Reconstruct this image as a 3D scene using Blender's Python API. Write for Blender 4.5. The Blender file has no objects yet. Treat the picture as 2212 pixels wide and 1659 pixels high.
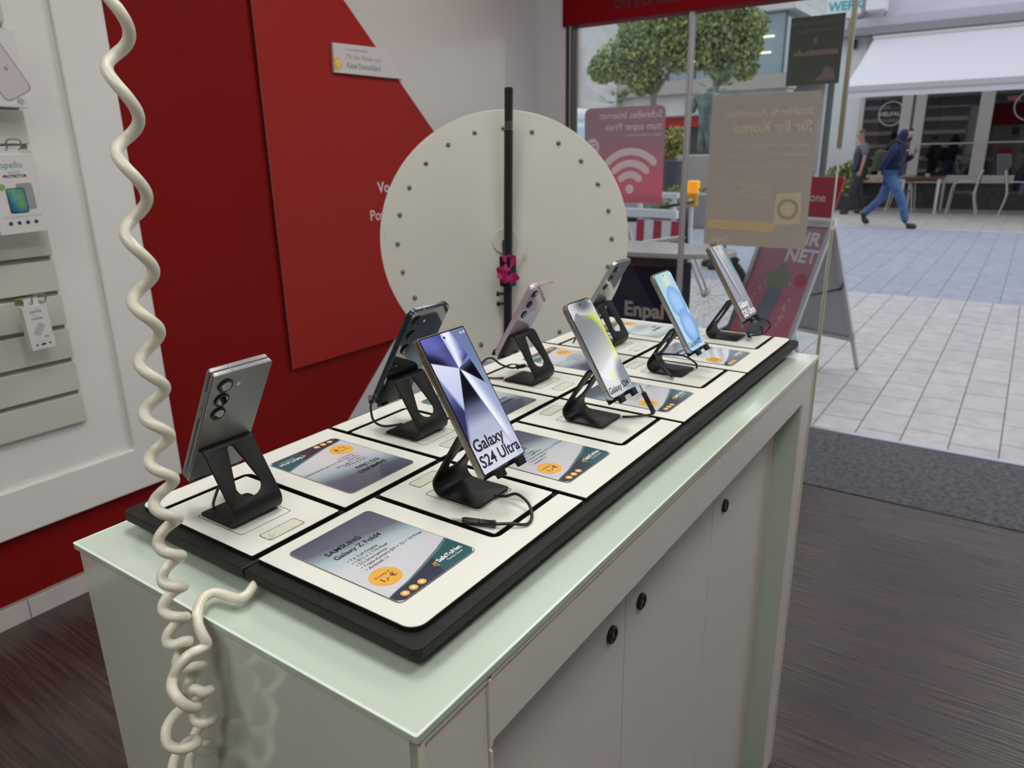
import bpy, bmesh, math, random
from mathutils import Vector, Matrix, Euler
random.seed(7)
S = bpy.context.scene
COL = S.collection
D = bpy.data
PI = math.pi
H = 1.0457          # height of the tray plates above the shop floor

# ------------------------------------------------------------------ camera
cam_d = D.cameras.new('camera'); cam = D.objects.new('camera', cam_d); COL.objects.link(cam); S.camera = cam
cam_d.sensor_width = 36.0; cam_d.lens = 1571.2579 / 2212 * 36
R = ((0.5697011885730752, -0.821651983869057, -0.01812658661933353),
     (-0.25933836095909735, -0.15879865076379995, -0.9526419070409644),
     (0.779861635338907, 0.5474221459393995, -0.3035536588593295))
cam.matrix_world = Matrix(((R[0][0], -R[1][0], -R[2][0], -0.36157), (R[0][1], -R[1][1], -R[2][1], -0.35408),
                           (R[0][2], -R[1][2], -R[2][2], 1.41223), (0, 0, 0, 1)))
cam_d.clip_start = 0.02; cam_d.clip_end = 300
cam_d.dof.use_dof = True; cam_d.dof.focus_distance = 0.80; cam_d.dof.aperture_fstop = 9.0
# ------------------------------------------------------------------ world, lamps, exposure
W = D.worlds.new('world'); S.world = W; W.use_nodes = True
nt = W.node_tree; bg = nt.nodes['Background']
tc = nt.nodes.new('ShaderNodeTexCoord'); nz = nt.nodes.new('ShaderNodeTexNoise'); rp = nt.nodes.new('ShaderNodeValToRGB')
nz.inputs['Scale'].default_value = 2.0; nz.inputs['Detail'].default_value = 4
rp.color_ramp.elements[0].position = .3; rp.color_ramp.elements[0].color = (.76, .82, .92, 1)
rp.color_ramp.elements[1].position = .7; rp.color_ramp.elements[1].color = (.92, .95, 1.0, 1)
nt.links.new(tc.outputs['Generated'], nz.inputs['Vector']); nt.links.new(nz.outputs['Fac'], rp.inputs['Fac']); nt.links.new(rp.outputs['Color'], bg.inputs['Color'])
bg.inputs['Strength'].default_value = 1.45
sun_d = D.lights.new('sun', 'SUN'); sun_d.energy = 0.6; sun_d.angle = 1.2; sun_d.color = (1, .98, .95)
sun = D.objects.new('sun', sun_d); COL.objects.link(sun); sun.rotation_euler = (math.radians(28), math.radians(35), 0)
CEIL_LAMP = 13.2     # emission of the ceiling panels
vs = S.view_settings; vs.view_transform = 'Standard'; vs.look = 'None'; vs.gamma = 1; vs.use_curve_mapping = False; vs.exposure = 0.0
S.cycles.max_bounces = 8; S.cycles.transparent_max_bounces = 12; S.cycles.use_denoising = True
S.cycles.sample_clamp_indirect = 6

# ------------------------------------------------------------------ materials
def s2l(c): return tuple(((v/255)/12.92 if v/255 <= .04045 else ((v/255+.055)/1.055)**2.4) for v in c)
_m = {}
def mat(name, col=(.8, .8, .8), rough=.5, metal=0.0, spec=.5, emit=0.0, ecol=None, coat=0.0, noise=None, bump=0.0, bscale=60, alpha=1.0, trans=0.0):
    if name in _m: return _m[name]
    m = D.materials.new(name); m.use_nodes = True; n = m.node_tree; b = n.nodes['Principled BSDF']
    if len(col) == 3: col = (*col, 1)
    b.inputs['Base Color'].default_value = col; b.inputs['Roughness'].default_value = rough; b.inputs['Metallic'].default_value = metal
    b.inputs['Specular IOR Level'].default_value = spec; b.inputs['Coat Weight'].default_value = coat; b.inputs['Coat Roughness'].default_value = .05
    if emit: b.inputs['Emission Strength'].default_value = emit; b.inputs['Emission Color'].default_value = (*(ecol or col[:3]), 1)
    if alpha < 1: b.inputs['Alpha'].default_value = alpha
    if trans: b.inputs['Transmission Weight'].default_value = trans
    if noise or bump:
        t = n.nodes.new('ShaderNodeTexCoord'); z = n.nodes.new('ShaderNodeTexNoise'); z.inputs['Scale'].default_value = noise[0] if noise else bscale; z.inputs['Detail'].default_value = 6
        n.links.new(t.outputs['Object'], z.inputs['Vector'])
        if noise:
            mx = n.nodes.new('ShaderNodeMix'); mx.data_type = 'RGBA'; mx.inputs[6].default_value = col; c2 = noise[1]; mx.inputs[7].default_value = (*c2, 1)
            r = n.nodes.new('ShaderNodeValToRGB'); r.color_ramp.elements[0].position = noise[2] if len(noise) > 2 else .35; r.color_ramp.elements[1].position = noise[3] if len(noise) > 3 else .7
            n.links.new(z.outputs['Fac'], r.inputs['Fac']); n.links.new(r.outputs['Color'], mx.inputs[0]); n.links.new(mx.outputs[2], b.inputs['Base Color'])
        if bump:
            z2 = n.nodes.new('ShaderNodeTexNoise'); z2.inputs['Scale'].default_value = bscale; z2.inputs['Detail'].default_value = 3; n.links.new(t.outputs['Object'], z2.inputs['Vector'])
            bp = n.nodes.new('ShaderNodeBump'); bp.inputs['Strength'].default_value = bump; bp.inputs['Distance'].default_value = .002; n.links.new(z2.outputs['Fac'], bp.inputs['Height']); n.links.new(bp.outputs['Normal'], b.inputs['Normal'])
    _m[name] = m; return m
def vcol_mat(name, emit=0.0, rough=.35, coat=0.0):
    if name in _m: return _m[name]
    m = D.materials.new(name); m.use_nodes = True; n = m.node_tree; b = n.nodes['Principled BSDF']
    a = n.nodes.new('ShaderNodeVertexColor'); a.layer_name = 'col'; n.links.new(a.outputs['Color'], b.inputs['Base Color'])
    b.inputs['Roughness'].default_value = rough; b.inputs['Coat Weight'].default_value = coat; b.inputs['Coat Roughness'].default_value = .03
    if emit: n.links.new(a.outputs['Color'], b.inputs['Emission Color']); b.inputs['Emission Strength'].default_value = emit
    _m[name] = m; return m
def glass_mat(name, tint=(.93, .97, .96), refl=.9, haze=0.0, hcol=(.8, .82, .82)):
    if name in _m: return _m[name]
    m = D.materials.new(name); m.use_nodes = True; n = m.node_tree; n.nodes.clear()
    o = n.nodes.new('ShaderNodeOutputMaterial'); t = n.nodes.new('ShaderNodeBsdfTransparent'); t.inputs[0].default_value = (*tint, 1)
    g = n.nodes.new('ShaderNodeBsdfGlossy'); g.inputs['Roughness'].default_value = .01; fr = n.nodes.new('ShaderNodeFresnel'); fr.inputs['IOR'].default_value = 1.45
    ml = n.nodes.new('ShaderNodeMath'); ml.operation = 'MULTIPLY'; ml.inputs[1].default_value = refl; n.links.new(fr.outputs[0], ml.inputs[0])
    mx = n.nodes.new('ShaderNodeMixShader'); n.links.new(ml.outputs[0], mx.inputs[0]); n.links.new(g.outputs[0], mx.inputs[2])
    if haze:
        d = n.nodes.new('ShaderNodeBsdfDiffuse'); d.inputs[0].default_value = (*hcol, 1); m2 = n.nodes.new('ShaderNodeMixShader'); m2.inputs[0].default_value = haze
        n.links.new(t.outputs[0], m2.inputs[1]); n.links.new(d.outputs[0], m2.inputs[2]); n.links.new(m2.outputs[0], mx.inputs[1])
    else: n.links.new(t.outputs[0], mx.inputs[1])
    n.links.new(mx.outputs[0], o.inputs[0]); _m[name] = m; return m

# ------------------------------------------------------------------ object helpers
def tag(o, label=None, cat=None, group=None, kind=None):
    if label: o['label'] = label
    if cat: o['category'] = cat
    if group: o['group'] = group
    if kind: o['kind'] = kind
    return o
def thing(name, label, cat, loc=(0, 0, 0), rotz=0, group=None):
    o = D.objects.new(name, None); COL.objects.link(o); o.location = loc; o.rotation_euler = (0, 0, rotz); o.empty_display_size = .05
    return tag(o, label, cat, group)
def new_mesh(name, bm, mats, smooth=None):
    me = D.meshes.new(name)
    if smooth is not None:
        bm.normal_update()
        for fc in bm.faces: fc.smooth = True
        for e in bm.edges:
            if len(e.link_faces) == 2: e.smooth = e.calc_face_angle(0) < math.radians(smooth)
    bm.to_mesh(me); bm.free()
    for m in (mats if isinstance(mats, (list, tuple)) else [mats]): me.materials.append(m)
    return me
def obj(name, bm, mats, parent=None, smooth=None, world=False, bevel=0, label=None):
    """one mesh object; world=True: the mesh is in world coordinates although it has a parent"""
    me = bm if isinstance(bm, bpy.types.Mesh) else new_mesh(name, bm, mats, smooth)
    o = D.objects.new(name, me); COL.objects.link(o)
    if parent:
        o.parent = parent
        if world:
            M = Matrix.Identity(4); p = parent
            ch = []
            while p: ch.append(p); p = p.parent
            for p in reversed(ch): M = M @ p.matrix_parent_inverse @ p.matrix_basis
            o.matrix_parent_inverse = M.inverted()
    if bevel:
        b = o.modifiers.new('bevel', 'BEVEL'); b.width = bevel; b.segments = 2; b.limit_method = 'ANGLE'
    if label: o['label'] = label
    return o
def struct(name, bm, mats, parent=None, **k):
    o = obj(name, bm, mats, parent, **k)
    if not parent: o['kind'] = 'structure'
    return o
def B(): return bmesh.new()
def box(bm, x0, x1, y0, y1, z0, z1, mi=0, M=None):
    v = [bm.verts.new((x, y, z)) for x in (x0, x1) for y in (y0, y1) for z in (z0, z1)]
    if M: 
        for q in v: q.co = M @ q.co
    fs = []
    for a in ((0, 1, 3, 2), (4, 6, 7, 5), (0, 4, 5, 1), (2, 3, 7, 6), (0, 2, 6, 4), (1, 5, 7, 3)):
        f = bm.faces.new([v[i] for i in a]); f.material_index = mi; fs.append(f)
    return bm
def bxo(x0, x1, y0, y1, z0, z1): return box(B(), min(x0, x1), max(x0, x1), min(y0, y1), max(y0, y1), min(z0, z1), max(z0, z1))
def frame(origin, xd, yd):
    x = Vector(xd).normalized(); y = Vector(yd); y = (y - x*y.dot(x)).normalized(); z = x.cross(y)
    return Matrix(((x.x, y.x, z.x, origin[0]), (x.y, y.y, z.y, origin[1]), (x.z, y.z, z.z, origin[2]), (0, 0, 0, 1)))
def rrect(x0, x1, y0, y1, r, n=6, corners=(1, 1, 1, 1)):
    """counter-clockwise rounded rectangle; corners = (x1y1, x0y1, x0y0, x1y0)"""
    out = []
    for k, (cx, cy, a0) in enumerate(((x1-r, y1-r, 0), (x0+r, y1-r, 90), (x0+r, y0+r, 180), (x1-r, y0+r, 270))):
        if corners[k]:
            for i in range(n+1):
                a = math.radians(a0 + 90*i/n); out.append((cx+r*math.cos(a), cy+r*math.sin(a)))
        else: out.append((x1 if k in (0, 3) else x0, y1 if k in (0, 1) else y0))
    return out
def prism(bm, pts, z0, z1, M=None, mi=0):
    M = M or Matrix.Identity(4)
    a = [bm.verts.new(M @ Vector((x, y, z0))) for x, y in pts]; b = [bm.verts.new(M @ Vector((x, y, z1))) for x, y in pts]
    n = len(pts); f = bm.faces.new(b); f.material_index = mi; f = bm.faces.new(a[::-1]); f.material_index = mi
    for i in range(n):
        f = bm.faces.new((a[i], a[(i+1) % n], b[(i+1) % n], b[i])); f.material_index = mi
    return bm
def flat(bm, pts, z=0, M=None, mi=0):
    M = M or Matrix.Identity(4); f = bm.faces.new([bm.verts.new(M @ Vector((x, y, z))) for x, y in pts]); f.material_index = mi; return f
def ring(bm, outer, inner, z0, z1, M=None, mi=0):
    """frame with matching point counts"""
    M = M or Matrix.Identity(4); n = len(outer)
    V = [[bm.verts.new(M @ Vector((x, y, z))) for x, y in p] for p, z in ((outer, z0), (outer, z1), (inner, z1), (inner, z0))]
    for i in range(n):
        j = (i+1) % n
        for k in range(4):
            f = bm.faces.new((V[k][i], V[k][j], V[(k+1) % 4][j], V[(k+1) % 4][i])); f.material_index = mi
    return bm
def circ(cx, cy, r, n=24, ry=None): return [(cx+r*math.cos(2*PI*i/n), cy+(ry or r)*math.sin(2*PI*i/n)) for i in range(n)]
def catmull(P, k=4):
    P = [Vector(p) for p in P]; o = []
    for i in range(len(P)-1):
        p0 = P[max(i-1, 0)]; p1 = P[i]; p2 = P[i+1]; p3 = P[min(i+2, len(P)-1)]
        for j in range(k):
            u = j/k; o.append(.5*(2*p1+(p2-p0)*u+(2*p0-5*p1+4*p2-p3)*u*u+(3*p1-p0-3*p2+p3)*u**3))
    o.append(P[-1]); return o
def tube(bm, P, r, n=10, cap=True, mi=0):
    P = [Vector(p) for p in P]; m = len(P); rr = r if isinstance(r, (list, tuple)) else [r]*m
    t = [(P[min(i+1, m-1)]-P[max(i-1, 0)]).normalized() for i in range(m)]
    u = t[0].orthogonal().normalized(); rings = []
    for i in range(m):
        u = (u - t[i]*u.dot(t[i])).normalized(); v = t[i].cross(u)
        rings.append([bm.verts.new(P[i] + (u*math.cos(2*PI*k/n)+v*math.sin(2*PI*k/n))*rr[i]) for k in range(n)])
    for i in range(m-1):
        for k in range(n):
            f = bm.faces.new((rings[i][k], rings[i][(k+1) % n], rings[i+1][(k+1) % n], rings[i+1][k])); f.material_index = mi
    if cap:
        f = bm.faces.new(rings[0][::-1]); f.material_index = mi; f = bm.faces.new(rings[-1]); f.material_index = mi
    return bm
def cyl(bm, a, b, r, n=16, r2=None, mi=0): return tube(bm, [a, b], [r, r if r2 is None else r2], n, mi=mi)
def lathe(bm, prof, n=24, M=None, mi=0):
    M = M or Matrix.Identity(4)
    rings = [[bm.verts.new(M @ Vector((r*math.cos(2*PI*k/n), r*math.sin(2*PI*k/n), z))) for k in range(n)] for r, z in prof]
    for i in range(len(prof)-1):
        for k in range(n):
            f = bm.faces.new((rings[i][k], rings[i][(k+1) % n], rings[i+1][(k+1) % n], rings[i+1][k])); f.material_index = mi
    f = bm.faces.new(rings[0][::-1]); f.material_index = mi; f = bm.faces.new(rings[-1]); f.material_index = mi
    return bm
def text_bm(bm, s, size, x, y, M=None, mi=0, align='LEFT', bold=0.0, ext=0.0, sx=1.0, mirror=False, shear=0.0):
    c = D.curves.new('t', 'FONT'); c.body = s; c.size = size; c.align_x = align; c.offset = bold*size; c.extrude = ext; c.resolution_u = 2 if len(s) > 12 else 4; c.shear = shear
    o = D.objects.new('t', c); me = D.meshes.new_from_object(o); D.objects.remove(o); D.curves.remove(c)
    n0 = len(bm.verts); f0 = len(bm.faces); bm.from_mesh(me); D.meshes.remove(me); bm.verts.ensure_lookup_table(); bm.faces.ensure_lookup_table()
    M = M or Matrix.Identity(4)
    for v in bm.verts[n0:]: v.co = M @ Vector((x+v.co.x*sx*(-1 if mirror else 1), y+v.co.y, v.co.z))
    for f in bm.faces[f0:]: f.material_index = mi
    if mirror: bmesh.ops.reverse_faces(bm, faces=bm.faces[f0:])
    return bm
def copy_tree(o, parent=None):
    c = o.copy(); COL.objects.link(c); c.parent = parent
    for ch in list(o.children): copy_tree(ch, c)
    return c

# ------------------------------------------------------------------ palette
white_lam = mat('white laminate', (.80, .785, .765), .45, bump=.12, bscale=300)
front_lam = mat('cabinet front laminate', (.74, .70, .68), .42, bump=.15, bscale=400)
edge_cream = mat('cream edge trim', (.76, .73, .62), .4)
mint_glass = mat('mint back painted glass', (.56, .655, .56), .13, spec=.6, coat=.6)
mint_edge = mat('mint glass edge', (.74, .84, .74), .2, coat=.5)
end_glass = mat('grey green end glass', (.66, .72, .64), .06, spec=.5, coat=.55)
niche_glass = mat('niche green glass', (.56, .64, .54), .25, coat=.4)
black_board = mat('black tray board', (.010, .0095, .0085), .55, spec=.35, noise=(14, (.022, .020, .017), .5, .85), bump=.35, bscale=400)
plate_white = mat('white tray plate', (.76, .76, .70), .5, noise=(7, (.71, .71, .65), .5, .85))
plate_core = mat('black plate edge', (.008, .008, .008), .4)
line_black = mat('black outline', (.02, .02, .02), .6)
black_metal = mat('matt black metal', (.006, .006, .006), .45, spec=.35, bump=.12, bscale=1500)
black_plastic = mat('black plastic', (.014, .014, .014), .35)
steel = mat('steel', (.55, .55, .54), .3, metal=1)
print_black = mat('black print', (.012, .012, .016), .5)
print_white = mat('white print', (.85, .87, .87), .5)
print_grey = mat('grey print', (.30, .31, .31), .5)
orange = mat('orange print', (.80, .42, .06), .45)
cable_white = mat('cream cable plastic', (.84, .81, .68), .28, spec=.5, coat=.35, noise=(9, (.74, .70, .58), .5, .8))

# ================================================================== THE SHOP SHELL
wall_red = mat('red wall paint', (.205, .006, .005), .6, spec=.12, noise=(3, (.22, .007, .006), .3, .8))
panel_red = mat('red glossy panel', (.33, .018, .013), .5, spec=.2)
wall_white = mat('white wall paint', (.60, .575, .60), .6)
panel_white = mat('pale panel print', (.60, .565, .545), .3, coat=.25)
plain_wall = mat('grey wall paint', (.50, .49, .47), .7)
ceil_m = mat('ceiling paint', (.72, .71, .68), .8)
YW = 2.11; XF = 3.465
# wood floor: planks running along Y
def floor_material():
    m = D.materials.new('dark wood floor'); m.use_nodes = True; n = m.node_tree; b = n.nodes['Principled BSDF']; L = n.links.new
    t = n.nodes.new('ShaderNodeTexCoord'); mp = n.nodes.new('ShaderNodeMapping'); mp.inputs['Rotation'].default_value = (0, 0, PI/2); L(t.outputs['Object'], mp.inputs[0])
    br = n.nodes.new('ShaderNodeTexBrick'); br.inputs['Scale'].default_value = 1; br.inputs['Brick Width'].default_value = 1.25; br.inputs['Row Height'].default_value = .19
    br.inputs['Mortar Size'].default_value = .0015; br.inputs['Color1'].default_value = (.024, .0125, .0095, 1); br.inputs['Color2'].default_value = (.040, .022, .017, 1); br.inputs['Mortar'].default_value = (.008, .005, .004, 1)
    L(mp.outputs[0], br.inputs['Vector'])
    m2 = n.nodes.new('ShaderNodeMapping'); m2.inputs['Scale'].default_value = (1, .04, 1); L(t.outputs['Object'], m2.inputs[0])
    z = n.nodes.new('ShaderNodeTexNoise'); z.inputs['Scale'].default_value = 95; z.inputs['Detail'].default_value = 10; L(m2.outputs[0], z.inputs['Vector'])
    r = n.nodes.new('ShaderNodeValToRGB'); r.color_ramp.elements[0].position = .3; r.color_ramp.elements[0].color = (.3, .3, .3, 1); r.color_ramp.elements[1].position = .70; r.color_ramp.elements[1].color = (2.5, 2.4, 2.45, 1)
    L(z.outputs['Fac'], r.inputs[0]); mx = n.nodes.new('ShaderNodeMix'); mx.data_type = 'RGBA'; mx.blend_type = 'MULTIPLY'; mx.inputs[0].default_value = 1; L(br.outputs['Color'], mx.inputs[6]); L(r.outputs['Color'], mx.inputs[7]); L(mx.outputs[2], b.inputs['Base Color'])
    bp = n.nodes.new('ShaderNodeBump'); bp.inputs['Strength'].default_value = .7; bp.inputs['Distance'].default_value = .012; L(z.outputs['Fac'], bp.inputs['Height']); L(bp.outputs['Normal'], b.inputs['Normal'])
    b.inputs['Roughness'].default_value = .30; b.inputs['Specular IOR Level'].default_value = 1.0
    return m
struct('floor', box(B(), -3.2, 2.755, -3.2, YW+.1, -.1, 0), floor_material())
mat_fibre = mat('dark grey entrance matting', (.055, .055, .065), .95, noise=(45, (.115, .115, .13), .35, .65), bump=1.0, bscale=250)
struct('trim_1', box(B(), 2.755, 3.455, -3.2, YW, -.1, .004), mat_fibre)['label'] = 'dark grey entrance matting in front of the glass door'
tr = B(); box(tr, 3.455, 3.463, -3.2, YW, -.1, .008); box(tr, 3.470, 3.480, -3.2, YW, -.1, .006); box(tr, 3.463, 3.470, -3.2, YW, -.1, -.004); box(tr, 3.48, 3.50, -3.2, YW, -.1, .004)
struct('trim_2', tr, mat('threshold aluminium', (.62, .66, .74), .3, metal=.7))['label'] = 'thin aluminium threshold rail of the sliding door'
# left wall, red with a pale right part behind an arrow shaped edge
def chevron(zlo, zhi, x0, x1):
    zv = .137+H; xv = 2.85
    f_up = lambda z: 2.482-(z-H-.489)/.956
    f_lo = lambda z: 2.245+(z-H+.4165)/.914
    red = [(x0, zlo), (f_lo(zlo), zlo), (xv, zv), (f_up(zhi), zhi), (x0, zhi)]
    wh = [(f_lo(zlo), zlo), (x1, zlo), (x1, zhi), (f_up(zhi), zhi), (xv, zv)]
    return red, wh
def wallp(bm, pts, y, mi): f = bm.faces.new([bm.verts.new((x, y, z)) for x, z in pts]); f.material_index = mi
bm = box(B(), -3.2, XF+.06, YW+.002, YW+.12, 0, 2.95, 1); red, wh = chevron(0, 2.95, -3.2, XF); wallp(bm, red, YW, 0); wallp(bm, wh, YW, 1)
struct('wall_left', bm, [wall_red, wall_white])
bm = box(B(), 1.521, 3.117, YW-.018, YW-.014, .556, 2.150, 2); red, wh = chevron(.556, 2.150, 1.521, 3.117); wallp(bm, red, YW-.0185, 0); wallp(bm, wh, YW-.0185, 1)
wp = thing('wall_panel', 'large glossy red and pale wall panel with arrow shaped colour edge', 'wall panel', (2.3, YW, .556))
obj('sheet', bm, [panel_red, panel_white, mat('panel edge', (.42, .30, .34), .3)], wp, world=True)
for x in (1.6, 3.05):
    for z in (.65, 2.05): obj('spacer', cyl(B(), (x, YW, z), (x, YW-.014, z), .01), steel, wp, world=True)
Mw = frame((0, YW-.0195, 0), (1, 0, 0), (0, 0, 1))
bm = B(); text_bm(bm, 'Vodafone', .066, 2.092, .203+H, Mw, bold=.012); text_bm(bm, 'Power to you', .066, 2.030, .082+H, Mw)
obj('lettering', bm, mat('pale lettering', (.78, .72, .74), .5), wp, world=True)
# small sign
sg = thing('wall_sign', 'small pale notice sign with yellow emblem at top of the red panel', 'sign', (1.88, YW, .69+H))
obj('plate', prism(B(), [(1.879, .692+H), (2.286, .691+H), (2.192, .809+H), (1.881, .803+H)], .022, .034, frame((0, YW, 0), (1, 0, 0), (0, 0, 1))), mat('sign plate', (.62, .58, .58), .35), sg, world=True)
obj('bracket', box(B(), 1.90, 2.24, YW-.022, YW, .695+H, .72+H), black_plastic, sg, world=True)
Ms = frame((0, YW-.0347, 0), (1, 0, 0), (0, 0, 1)); bm = B()
text_bm(bm, 'Weitere Angebote erhältlich', .0145, 1.948, .782+H, Ms, sx=.75)
text_bm(bm, 'Mit der Power von', .031, 1.948, .748+H, Ms, sx=.86); text_bm(bm, 'Kabel Deutschland', .031, 1.948, .714+H, Ms, sx=.84, bold=.025)
obj('lettering', bm, print_grey, sg, world=True)
bm = B(); prism(bm, [(1.900+.022*math.cos(a)*(1.1 if math.sin(a) < .2 else 1), .729+H+.024*math.sin(a)*(1.15 if math.sin(a) < 0 else .9)) for a in [2*PI*i/20 for i in range(20)]], 0, .001, Ms)
ring(bm, circ(1.903, .730+H, .012), circ(1.903, .730+H, .0095), .001, .0016, Ms, 1); ring(bm, circ(1.903, .730+H, .006), circ(1.903, .730+H, .004), .001, .0016, Ms, 1)
obj('emblem', bm, [mat('yellow emblem', (.72, .50, .08), .4), mat('pale emblem line', (.8, .7, .5), .4)], sg, world=True)
# baseboard of tiles
bb = mat('pale tile baseboard', (.58, .54, .52), .3, noise=(12, (.50, .47, .45), .4, .8))
bm = B(); x = -3.2
joints = [.395+.333*k for k in range(-11, 10)]
for a, b in zip(joints[:-1], joints[1:]):
    if b < XF: box(bm, a+.0015, b-.0015, YW-.011, YW, 0, .066)
box(bm, -3.2, XF, YW-.006, YW, 0, .073, 1)
struct('baseboard_left', bm, [bb, mat('tile grout', (.30, .26, .25), .8)])
struct('ceiling', box(B(), -3.2, XF+.06, -3.2, YW+.1, 2.95, 3.05), ceil_m)
struct('wall_right', box(B(), -3.2, XF+.06, -3.32, -3.2, 0, 2.95), plain_wall)
struct('wall_back', box(B(), -3.32, -3.2, -3.2, YW+.1, 0, 2.95), plain_wall)
# front: pier, frame, header, glass, post, sliding door
struct('wall_front', box(box(B(), XF, XF+.12, 1.915, YW+.1, 0, 2.95, 0), XF, XF+.12, -3.3, -2.2, 0, 2.95, 0), [wall_white])
struct('trim_3', box(box(B(), XF-.01, XF+.05, 1.872, 1.915, 0, 2.07, 0), XF-.014, XF-.010, 1.880, 1.890, 0, 2.07, 1), [mat('dark window frame', (.035, .035, .033), .35), steel])['label'] = 'dark window frame upright beside the pale pier'
hdr = struct('trim_4', box(B(), XF-.02, XF+.10, -2.2, 1.93, H+1.023, 2.95), mat('deep red header band', (.18, .001, .004), .6, spec=.1)); hdr['label'] = 'deep red header band above the shop window'
Mh = frame((XF-.0205, 0, 0), (0, -1, 0), (0, 0, 1)); bm = text_bm(B(), 'Vodafone', .155, -1.02, H+1.075, Mh, mirror=True, bold=.02)
obj('mirrored_lettering', bm, mat('dark red lettering', (.09, .001, .004), .5), hdr, world=True)
wg = glass_mat('shop window glass', (.965, .985, .98), .5, haze=.006)
struct('window_1', box(B(), XF+.012, XF+.022, 1.200, 1.872, .01, H+1.023), wg)
bm = box(B(), XF-.004, XF+.030, 1.178, 1.200, .01, H+1.03); box(bm, XF-.008, XF-.004, 1.184, 1.188, .01, H+1.03); box(bm, XF-.008, XF-.004, 1.192, 1.196, .01, H+1.03)
struct('trim_5', bm, mat('grey glazing post', (.50, .49, .50), .35, metal=.3))['label'] = 'slim grey glazing post between window and sliding door'
dr = D.objects.new('door_1', None); COL.objects.link(dr); dr['kind'] = 'structure'; dr.location = (XF, .8, 0); dr['label'] = 'frameless glass sliding door leaf'
obj('glass_leaf', box(B(), XF+.012, XF+.024, .432, 1.178, .012, H+1.023), wg, dr, world=True)
obj('glass_edge', box(B(), XF+.011, XF+.025, .426, .432, .012, H+.36), mat('bright glass edge', (.62, .68, .66), .2), dr, world=True)
brass = mat('brass grey metal', (.30, .28, .20), .35, metal=.6)
obj('upper_edge_profile', box(B(), XF+.002, XF+.034, .424, .442, H+.357, H+1.023), brass, dr, world=True)
obj('lower_seal', box(B(), XF+.008, XF+.028, .418, .426, .012, H-.02), mat('khaki door seal', (.36, .35, .22), .6), dr, world=True)

# ------------------------------------------------------------------ ceiling lamps (they light the room)
lampm = mat('lamp diffuser', (1, 1, 1), .5, emit=CEIL_LAMP, ecol=(1.0, .98, .93))
proto = thing('ceiling_light', 'square ceiling light panel above the counter', 'ceiling light', (.4, 0.4, 2.95), 0, 'ceiling panels')
obj('housing', ring(B(), rrect(-.32, .32, -.32, .32, .01, 2), rrect(-.30, .30, -.30, .30, .008, 2), -.03, 0), white_lam, proto)
obj('diffuser', box(B(), -.30, .30, -.30, .30, -.025, -.015), lampm, proto)
for x, y, l in ((-1.5, .4, 'square ceiling light panel behind the counter'), (2.1, .9, 'square ceiling light panel near the shop window'), (-1.5, -.85, 'square ceiling light panel at the back by the right wall'), (.4, -.85, 'square ceiling light panel by the right wall'), (2.1, -1.0, 'square ceiling light panel over the entrance')):
    c = copy_tree(proto); c.location = (x, y, 2.95); c['label'] = l

# ================================================================== SLATWALL DISPLAY AND ITS PRODUCTS
sw = thing('slatwall_display', 'white slatwall display panel mounted on the red wall', 'display panel', (0, YW, .297))
slat_m = mat('white slat board', (.60, .585, .53), .45)
bm = B(); x0, x1, z0, z1 = -1.6, .963, .297, 2.55
ring(bm, rrect(x0, x1, z0, z1, .006, 2), rrect(x0+.15, x1-.155, z0+.150, z1-.15, .006, 2), 0, .030, frame((0, YW, 0), (1, 0, 0), (0, 0, 1)))
obj('panel_border', bm, white_lam, sw, world=True, bevel=.012)
obj('backing', box(B(), x0+.1, x1-.1, YW-.014, YW, z0+.1, z1-.1), white_lam, sw, world=True)
bm = B(); top = .085+.1075*9
zs = [H+.085-.1075*k for k in range(-10, 5)]
for z in zs: box(bm, x0+.2, .675, YW-.034, YW-.014, z-.1000-.0, z-.0075 if z > 0 else z)
obj('slats', bm, slat_m, sw, world=True, bevel=.002)
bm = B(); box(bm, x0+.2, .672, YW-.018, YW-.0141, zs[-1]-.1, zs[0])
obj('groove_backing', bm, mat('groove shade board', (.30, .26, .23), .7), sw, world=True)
def hook(zc, xc, label, clip=True):
    t = thing('display_hook', label, 'hook', (xc, YW-.034, zc))
    bm = B(); tube(bm, catmull([(xc-.016, YW-.03, zc-.002), (xc-.016, YW-.08, zc-.004), (xc-.016, YW-.115, zc-.006), (xc-.016, YW-.128, zc+.018), (xc+.016, YW-.128, zc+.018), (xc+.016, YW-.115, zc-.006), (xc+.016, YW-.03, zc-.002)], 4), .0022, 8)
    obj('wire_loop', bm, steel, t, smooth=40, world=True)
    obj('hook_plate', box(B(), xc-.03, xc+.03, YW-.040, YW-.034, zc-.014, zc+.004), steel, t, world=True)
    if clip:
        g = obj('security_tag', prism(B(), rrect(-.028, .028, -.010, .010, .009, 5), -.006, .006, frame((xc, YW-.085, zc-.016), (1, 0, 0), (0, 0, 1))), mat('lime clip plastic', (.50, .62, .02), .35), t, world=True, bevel=.002)
    return t
def pack(name, label, xc, ztop, w, h, dpt, yf, tilt, group=None):
    t = thing(name, label, 'package', (xc, yf, ztop))
    t.rotation_euler = (0, math.radians(tilt), 0)
    obj('carton', box(B(), -w/2, w/2, 0, dpt, -h, 0), mat('white carton', (.72, .70, .69), .45), t, bevel=.0015)
    obj('hang_tab', box(B(), -w*.3, w*.3, dpt*.45, dpt*.55, 0, .022), mat('white carton', ()), t)
    return t
M0 = frame((0, -.0006, 0), (1, 0, 0), (0, 0, 1))
teal = mat('teal print', (.06, .28, .28), .5); darkviolet = mat('violet icon print', (.06, .03, .10), .5)
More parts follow.
